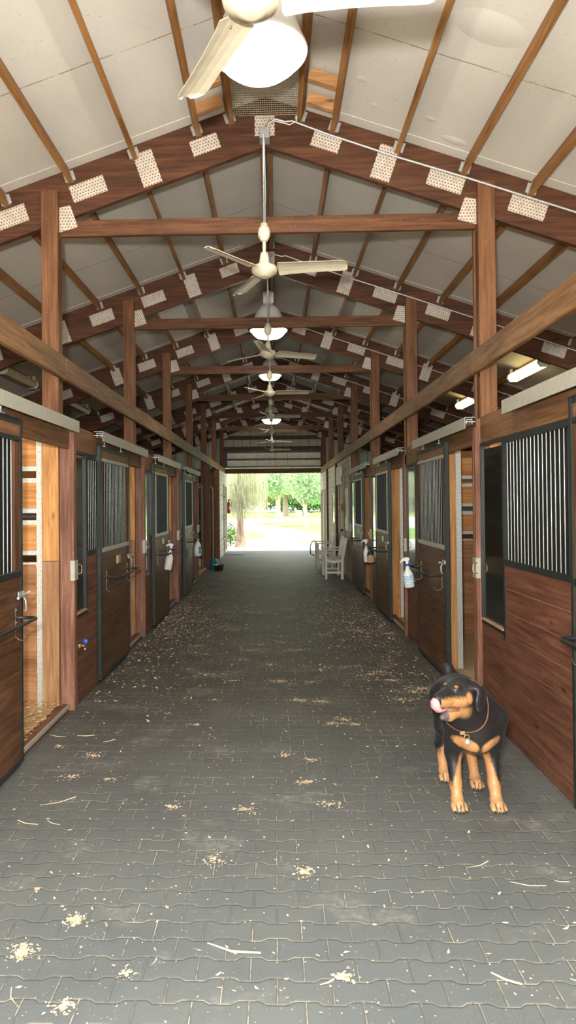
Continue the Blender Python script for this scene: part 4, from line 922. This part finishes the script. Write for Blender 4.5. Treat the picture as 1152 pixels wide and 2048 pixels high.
    for d in range(3):
        e1, e2 = [(1, 2), (2, 0), (0, 1)][d]
        A_ = sg[tuple(slice(0, n[i]-1) if i == d else slice(1, n[i]-1) for i in range(3))]
        B_ = sg[tuple(slice(1, n[i]) if i == d else slice(1, n[i]-1) for i in range(3))]
        for flip in (False, True):
            q = np.argwhere((A_ & ~B_) if not flip else (~A_ & B_))
            if not len(q): continue
            base = q.copy(); base[:, e1] += 1; base[:, e2] += 1
            def at(o1, o2): c = base.copy(); c[:, e1] -= o1; c[:, e2] -= o2; return idx[c[:, 0], c[:, 1], c[:, 2]]
            Q = np.stack([at(1, 1), at(0, 1), at(0, 0), at(1, 0)], 1); Q = Q[(Q >= 0).all(1)]
            faces.append(Q[:, ::-1] if flip else Q)
    Fq = np.concatenate(faces)
    # smooth once
    for _ in range(2):
        s_ = np.zeros_like(V); c_ = np.zeros(len(V))
        for a_ in range(4):
            i, j = Fq[:, a_], Fq[:, (a_+1) % 4]; np.add.at(s_, i, V[j]); np.add.at(s_, j, V[i]); np.add.at(c_, i, 1); np.add.at(c_, j, 1)
        V = V*0.5+0.5*s_/c_[:, None]
    V[:, 2] = np.maximum(V[:, 2], 0.001)
    # coat colours, with shade painted into the toe creases
    x, y, z = V.T; nz = (np.sin(x*310+z*190)+np.sin(y*270+z*230)+np.sin(x*150-y*170+z*90))/3
    sm = lambda v, w_: np.clip(v/w_*0.5+0.5, 0, 1)
    tan = np.zeros(len(V))
    fr = (y < 3.76); hl = y > 3.76; inner = np.minimum(np.abs(x-0.985-0.03), np.abs(x-1.186+0.03))
    legc = np.where(x < 1.09, 0.985, 1.186); tin = np.where(x < 1.09, x-0.985, 1.186-x)
    f1 = sm(0.185+3.2*np.clip(tin, -0.02, 0.025)+0.012*nz-z, 0.02)*fr; tan = np.maximum(tan, f1)
    hc = np.where(x < 1.09, 1.012, 1.160); hin = np.where(x < 1.09, x-1.012, 1.160-x)
    f2 = sm(0.185+3.0*np.clip(hin, -0.01, 0.05)+0.6*np.clip(4.0-y, -0.08, 0.08)+0.012*nz-z, 0.03)*hl*(z < 0.36); tan = np.maximum(tan, f2)
    for (cx, cz, rx, rz_) in ((1.020, 0.352, 0.060, 0.034), (1.140, 0.352, 0.056, 0.034)):
        tilt = (cz-z)+(x-cx)*(-0.30 if cx < 1.09 else 0.30); q = ((x-cx)/rx)**2+(tilt/rz_)**2; tan = np.maximum(tan, sm(1+0.15*nz-q, 0.35)*(y < 3.63)*sm(np.abs(x-1.081)-0.008, 0.008))
    R_ = V-S; u = R_@D; v = R_@Pp; t_ = R_[:, 2]
    head = (y < 3.56) & (u > -0.05)
    head = head & (np.abs(v) < 0.105) & (t_ > -0.135)
    muz = sm(-0.004+0.006*nz-t_-0.10*np.clip(0.09-u, 0, 1), 0.010)*sm(u-0.028+0.004*nz, 0.015)*sm(np.abs(v)-0.004-0.0*u, 0.012); muz *= (u < 0.168)
    tan = np.maximum(tan, muz*head)
    chk = np.zeros(len(V))
    for e in (-1, 1):
        q = ((u-0.062)/0.009)**2+((v-e*0.034)/0.010)**2+((t_-0.046)/0.013)**2; tan = np.maximum(tan, sm(1-q, 0.5))
        q = ((u-0.015)/0.018)**2+((v-e*0.078)/0.03)**2+((t_+0.014)/0.028)**2; chk = np.maximum(chk, sm(1-q, 0.5)*0.9)
    tan = np.maximum(tan, chk*head)
    thr = sm(-0.064+0.004*nz-t_, 0.010)*sm(0.128+t_, 0.012)*sm(u+0.005, 0.02)*(u < 0.10)*head; tan = np.maximum(tan, thr)
    blk = np.array([0.020, 0.019, 0.020]); tn = np.array([0.56, 0.27, 0.10]); light = np.array([0.66, 0.42, 0.24])
    tcol = (tn*np.where((y < 3.63)&(z > 0.3)&(z < 0.42), 1.25, 1.0)[:, None])+(light-tn)[None]*np.clip((0.12-z)/0.12, 0, 1)[:, None]*0.6; C = blk[None]*(1-tan[:, None])+tcol*tan[:, None]
    gap = head & (np.abs(v) < 0.05) & (u > 0.05) & (t_ < -0.052) & (t_ > -0.080); C[gap] = C[gap]*0.3+np.array([0.10, 0.03, 0.03])*0.7
    tip = head & (np.abs(v) < 0.05) & (u > 0.105) & (t_ < -0.075); C[tip] = [0.13, 0.10, 0.095]
    for (px_, py_) in ((0.985, 3.540), (1.186, 3.540), (1.012, 3.925), (1.160, 3.825)):
        for j in (-1, 0, 1):
            ln = (np.abs(x-px_-j*0.019) < 0.0034) & (y > py_-0.02) & (y < py_+0.028) & (z < 0.042); C[ln] = C[ln]*0.25  # shade between the toes, put into the coat colour
    nose = (u > 0.172) & (t_ > -0.03) & (np.abs(v) < 0.06); C[nose] = [0.02, 0.018, 0.018]
    O = np.array([1.09, 3.85, 0.0])
    t = empty('dog', tuple(O), 'black and tan rottweiler standing by the right wall, licking its nose', 'dog')
    me = bpy.data.meshes.new('body'); me.from_pydata((V-O).tolist(), [], Fq.tolist()); me.polygons.foreach_set('use_smooth', [True]*len(Fq))
    at = me.color_attributes.new('coat', 'FLOAT_COLOR', 'POINT'); at.data.foreach_set('color', np.concatenate([C, np.ones((len(V), 1))], 1).ravel().astype(np.float32))
    m = NT('short_dog_coat'); a_ = m.n('ShaderNodeAttribute', attribute_name='coat'); nn = m.noise(m.coord(scale=(1, 1, 0.35)), 170, 3, 0.6)
    col = m.mix(0.5, a_.outputs['Color'], m.mix(1.0, a_.outputs['Color'], m.ramp(nn, [(0.3, (0.35, 0.35, 0.35)), (0.7, (1, 1, 1))]), 'MULTIPLY'))
    m.base(col, 0.42, 0, 0.45); m.p.inputs['Sheen Weight'].default_value = 0.06; m.p.inputs['Sheen Roughness'].default_value = 0.4; m.p.inputs['Sheen Tint'].default_value = (0.55, 0.6, 0.7, 1); m.bump(nn, 0.35, 0.004)
    me.materials.append(m.m); bo = bpy.data.objects.new('body', me); COL.objects.link(bo); bo.parent = t
    tr_ = m  # keep reference
    def part(b, nm, mat, par=t): return b.build(nm, mat, par)
    L = lambda p: Vector(np.array(p)-O)
    MAT['tongue'] = plain('wet_pink_tongue', (0.80, 0.36, 0.36), 0.3, var=0.05, scale=60); MAT['eye'] = plain('dark_eye', (0.05, 0.022, 0.012), 0.12); MAT['claw'] = plain('dark_claw', (0.03, 0.025, 0.02), 0.4)
    # tongue curling up over the nose
    b = MB(); ctr = [S+D*0.09-U*0.062, S+D*0.135-U*0.070, S+D*0.168-U*0.066, S+D*0.192-U*0.045, S+D*0.196-U*0.018, S+D*0.188-U*0.000]; wd = [0.018, 0.024, 0.028, 0.031, 0.029, 0.016]; th_ = [0.006]*6
    vs = []; nn_ = 12
    for i, (c_, w_) in enumerate(zip(ctr, wd)):
        a0 = ctr[max(0, i-1)]; a1 = ctr[min(5, i+1)]; tg = (a1-a0)/np.linalg.norm(a1-a0); nr = np.cross(Pp, tg)
        for k in range(nn_): an = 2*PI*k/nn_; vs.append(L(c_+Pp*w_*math.cos(an)+nr*0.008*math.sin(an)-nr*0.012*(math.cos(an)**2)))
    fs = [[i*nn_+k, i*nn_+(k+1) % nn_, (i+1)*nn_+(k+1) % nn_, (i+1)*nn_+k] for i in range(5) for k in range(nn_)]+[list(range(nn_))[::-1], [5*nn_+k for k in range(nn_)]]
    b.add(vs, fs, 0, True); part(b, 'tongue', 'tongue')
    for e in (-1, 1):
        b = MB(); b.ball(L(S+D*0.072+Pp*e*0.037+U*0.016), 0.0105, 14); part(b, 'eye', 'eye')
    # claws
    for (px_, py_) in ((0.985, 3.540), (1.186, 3.540), (1.012, 3.925), (1.160, 3.825)):
        b = MB()
        for j in range(4):
            tx = px_+(j-1.5)*0.019; ty = py_+0.010*abs(j-1.5)**1.5*0.8; b.tube([L((tx, ty-0.006, 0.014)), L((tx, ty-0.016, 0.010)), L((tx, ty-0.021, 0.003))], [0.0045, 0.0035, 0.0012], 6)
        part(b, 'claws', 'claw')
    # collar following the neck
    Cc = np.array([1.035, 3.590, 0.553]); A3 = np.array([0.475, 0.739, -0.475]); A3 /= np.linalg.norm(A3); e1 = np.cross(A3, U); e1 /= np.linalg.norm(e1); e2 = np.cross(A3, e1)
    def sdf(p): i = np.clip(((p-lo)/h).astype(int), 0, n-1); return f[i[0], i[1], i[2]]
    ring = []
    for k in range(48):
        an = 2*PI*k/48; d_ = e1*math.cos(an)+e2*math.sin(an); r = 0.04
        while r < 0.15 and sdf(Cc+d_*r) < 0.002: r += 0.002
        ring.append((r, d_))
    rs = np.array([q[0] for q in ring]); 
    for _ in range(4): rs = (np.roll(rs, 1)+rs+np.roll(rs, -1))/3
    vs = []; 
    for r, (q, d_) in zip(rs, ring):
        for (o1, o2) in ((0, -0.011), (0.005, -0.011), (0.005, 0.011), (0, 0.011)): vs.append(L(Cc+d_*(r+o1)+A3*o2))
    fs = [[i*4+j, ((i+1) % 48)*4+j, ((i+1) % 48)*4+(j+1) % 4, i*4+(j+1) % 4] for i in range(48) for j in range(4)]
    b = MB(); b.add(vs, fs, 0, True); co = part(b, 'collar', 'leather')
    k = int(np.argmin([(Cc+d_*r)[2]+0.8*(Cc+d_*r)[0]*0.3+(Cc+d_*r)[1]*0.5 for r, (q, d_) in zip(rs, ring)])); P0 = Cc+ring[k][1]*(rs[k]+0.012)
    b = MB(); pts = [L(P0+np.array([0.012*math.cos(a_), -0.004, 0.012*math.sin(a_)-0.010])) for a_ in np.linspace(0, 2*PI, 17)]; b.tube(pts, 0.0025, 6, cap=False); part(b, 'collar_ring', 'brass', co)
    b = MB(); b.lathe([(0, -0.0015), (0.014, -0.0015), (0.014, 0.0015), (0, 0.0015)], 16, M=Matrix.Translation(L(P0+np.array([0.004, -0.006, -0.036]))) @ Matrix.Rotation(rad(80), 4, 'X')); part(b, 'name_tag', 'galv', co)
    b = MB(); b.box(-0.012, 0.012, -0.003, 0.003, -0.009, 0.009, M=Matrix.Translation(L(P0+np.array([-0.022, 0.0, 0.010])))); part(b, 'buckle', 'brass', co)
build_dog()


# ------------------------------------------------------------------ outside
b = MB(); b.box(-60, 60, ENDY+0.06, 130, -0.3, -0.02); struct('ground_outside', b, 'drive')
b = MB(); b.box(-60, 60, -60, YB, -0.3, -0.02); struct('ground_behind', b, 'drive')
def lawn(poly, label, mat='lawn', z=0.0):
    b = MB(); b.prism(poly, -0.02, z+0.02, axis='z'); tag(b.build('lawn' if mat == 'lawn' else 'mulch_bed', mat), label, 'grass' if mat == 'lawn' else 'mulch bed', kind='stuff')
lawn([(-3, 30), (-1.3, 30), (-0.45, 32.5), (-0.35, 34.5), (-0.6, 36.5), (-1.1, 39), (-2.2, 41), (-14, 44), (-14, 30)], 'bright green lawn patch left of the curving driveway')
lawn([(-1.4, 54), (-1.0, 51), (0.4, 47), (1.6, 40), (2.4, 34), (30, 30), (30, 66), (4.7, 66), (0.6, 58)], 'bright green lawn island inside the driveway bend')
lawn([(-40, 70), (40, 73), (40, 128), (-40, 128)], 'far lawn strip beyond the driveway under the trees')
lawn([(-6, 76), (12, 76.5), (12, 81), (-6, 80)], 'orange mulch bed under the far trees', 'mulch', 0.05)
lawn([(0.9, 28.5), (3.0, 28.8), (3.0, 29.6), (1.6, 29.3)], 'thin weedy strip across the pale driveway')
def leaves(b, c, rad3, n, size, mi=0, drop=0.0):
    c = Vector(c)
    P = rng.normal(size=(n, 3)); P /= np.linalg.norm(P, axis=1)[:, None]; P *= (rng.random(n)**0.4)[:, None]*np.array(rad3)
    A = rng.normal(size=(n, 3)); B = rng.normal(size=(n, 3))
    for p, a_, q in zip(P, A, B):
        a_ = a_/np.linalg.norm(a_)*size; q = q/np.linalg.norm(q)*size*0.6; p = p+np.array(c)
        b.add([p-a_, p+q, p+a_, p-q], [[0, 1, 2, 3]], mi)
def tree(loc, h, tr, crown, n, size, leaf, label, bark='bark_pale', lean=0.0, flare=1.5):
    t = empty('tree', loc, label, 'tree', 'trees beyond the far opening'); b = MB()
    b.tube([(0, 0, 0), (lean*0.1, 0, h*0.15), (lean*0.5, 0, h*0.55), (lean, 0, h)], [tr*flare, tr, tr*0.85, tr*0.6], 10)
    for i in range(5):
        an = i*2.4; b.tube([(lean*0.5, 0, h*0.5), (lean+math.cos(an)*h*0.18, math.sin(an)*h*0.18, h*0.8), (lean+math.cos(an)*h*0.3, math.sin(an)*h*0.3, h)], [tr*0.6, tr*0.4, tr*0.2], 6)
    b.build('trunk', bark, t); b = MB()
    for (c, r, q) in crown: leaves(b, c, r, int(n*q), size)
    b.build('foliage', leaf, t); return t
tree((-1.0, 52, 0), 2.8, 0.12, [((-0.2, 0, 4.1), (2.5, 2, 1.9), 0.6), ((1.0, 0, 3.0), (1.4, 1.5, 1.0), 0.3), ((-1.6, 0.5, 3.0), (1.3, 1.5, 0.9), 0.2)], 3000, 0.15, 'leaf', 'slender young tree with pale green crown left of centre on the island lawn')
tree((2.15, 44.6, 0), 2.6, 0.09, [((0.1, 0, 3.5), (1.8, 1.7, 1.5), 0.6), ((0.4, 0, 2.3), (1.6, 1.4, 0.8), 0.4)], 3000, 0.12, 'leaf', 'small leaning tree with round pale crown on the right of the island lawn', lean=-0.35)
tree((1.33, 80, 0), 16, 0.26, [((-1, 0, 12), (4, 3, 3.5), 0.6), ((1, -1, 5.4), (2.4, 2, 1.5), 0.3), ((1.8, 1, 3.0), (2.6, 2, 1.5), 0.5)], 2400, 0.24, 'leaf', 'tall straight pale trunk rising through the foliage in the middle', flare=1.5)
tree((0.45, 77, 0), 4.2, 0.30, [((-0.4, 0, 4.6), (3.0, 3, 2.6), 0.8), ((-1.6, 1, 2.9), (2.0, 2, 1.4), 0.4)], 2600, 0.22, 'leaf_yellow', 'pale flared trunk with yellow green crown left of the tall trunk', flare=1.8)
tree((3.6, 79, 0), 4.5, 0.22, [((0.5, 0, 3.9), (3.5, 3, 2.6), 1.0)], 2600, 0.24, 'leaf', 'thick pale trunk with round crown at the right of the driveway', flare=2.2)
b = MB(); b.prism([(-0.35, 0), (0.45, 0), (0.40, 0.75), (-0.30, 0.8)], -0.2, 0.2); o = tag(b.build('tree_stump', 'bark_pale'), 'pale squat stump beside the trunk right of the driveway', 'stump'); o.location = (2.75, 77.5, -0.02)
for i, (x, y, r, lf, lab) in enumerate(((-16, 112, 9, 'leaf', 'broad pale green tree at the far left'), (-7, 118, 8, 'leaf_yellow', 'yellow green tree behind the flared trunk'), (1, 120, 8, 'leaf', 'pale green tree behind the tall trunk'), (9, 118, 9, 'leaf_dark', 'dark green tree right of the tall trunk'), (18, 114, 9, 'leaf', 'pale green tree at the far right'), (-11, 104, 5, 'leaf', 'lower rounded tree on the left'), (5, 108, 4.5, 'leaf_dark', 'low dark bushy tree behind the driveway'))):
    tree((x, y, 0), r*0.9, r*0.06, [((0, 0, r*0.75), (r*0.95, r*0.6, r*0.75), 0.7), ((0, 0, r*1.5), (r*0.7, r*0.5, r*0.6), 0.35)], 3600, r*0.075, lf, lab)
t = empty('hanging_branch', (2.6, 33, 3.6), 'orange blossoming branch hanging at the upper right of the far opening', 'branch')
b = MB(); b.tube([(2.5, 0, 1.5), (0.5, 0, 0.4), (-0.5, 0, -0.2)], [0.1, 0.05, 0.02], 6); b.build('branch_wood', 'bark', t)
b = MB(); leaves(b, (0, 0, 0.2), (1.1, 0.8, 0.5), 320, 0.10); b.build('blossom', 'leaf_orange', t)
b = MB(); leaves(b, (0.6, 0, -0.5), (0.9, 0.8, 0.8), 500, 0.10); b.build('foliage', 'leaf_dark', t)
# moss-draped tree just outside on the left
t = empty('moss_draped_tree', (-1.22, 25.2, 0), 'cypress with brown fissured trunk draped in long grey-green moss, just outside on the left', 'tree')
b = MB(); b.tube([(0, 0, -0.05), (0.0, 0, 0.25), (-0.01, 0, 0.7), (0.0, 0, 1.3), (-0.02, 0, 2.0), (0.06, 0, 3.0), (0.03, 0, 5)], [0.24, 0.17, 0.125, 0.105, 0.10, 0.08, 0.06], 14)
b.tube([(0, 0, 1.75), (-0.16, 0.0, 2.1), (-0.2, 0, 2.35)], [0.09, 0.05, 0.035], 8)
for (dx, dy, z0, z1, ln) in ((-0.7, 0.4, 2.6, 3.0, 0), (0.8, 0.2, 2.2, 2.7, 0), (-0.4, -0.3, 2.0, 2.3, 0), (0.5, -0.3, 2.7, 3.1, 0), (0.4, 0.5, 1.9, 2.2, 0)):
    b.tube([(0, 0, z0), (dx*0.5, dy*0.5, z1), (dx, dy, z1-0.05)], [0.05, 0.03, 0.012], 6)
b.build('trunk', 'bark', t)
b = MB()
for _ in range(2600):
    an = random.uniform(0, 2*PI); q = random.random()**0.6; x = math.cos(an)*q*0.95+0.1; y = math.sin(an)*q*0.6
    top = random.uniform(1.5, 3.6)-0.35*q; ln = random.uniform(0.3, 1.15)*(1.1-0.4*q); bot = max(0.75 if abs(x) < 0.4 else 1.05, top-ln); w = random.uniform(0.003, 0.007); sw = random.uniform(-0.05, 0.05); a2 = random.uniform(0, PI); ux, uy = math.cos(a2)*w, math.sin(a2)*w
    m = (top+bot)/2; b.add([(x-ux, y-uy, top), (x+ux, y+uy, top), (x+sw*0.5+ux, y+uy, m), (x+sw*0.5-ux, y-uy, m), (x+sw, y, bot)], [[0, 1, 2, 3], [3, 2, 4]])
tag(b.build('moss', 'moss', t), kind='stuff')
b = MB(); leaves(b, (0.05, 0, 2.0), (0.45, 0.4, 0.16), 500, 0.03); leaves(b, (0.45, 0, 2.25), (0.35, 0.4, 0.2), 350, 0.03); leaves(b, (0.5, 0.2, 2.8), (0.8, 0.5, 0.4), 500, 0.035); b.build('foliage', 'leaf_yellow', t)
t = empty('leafy_shrub', (-1.62, 25.6, 0), 'glossy green shrub at the foot of the moss draped tree, left of its trunk', 'shrub')
b = MB(); leaves(b, (0, 0, 0.45), (0.28, 0.3, 0.5), 420, 0.05); b.build('foliage', 'leaf_dark', t); b = MB(); b.tube([(0, 0, 0), (0.02, 0, 0.5)], 0.02, 6); b.tube([(0, 0, 0), (-0.1, 0, 0.6)], 0.015, 6); b.build('stem', 'bark', t)
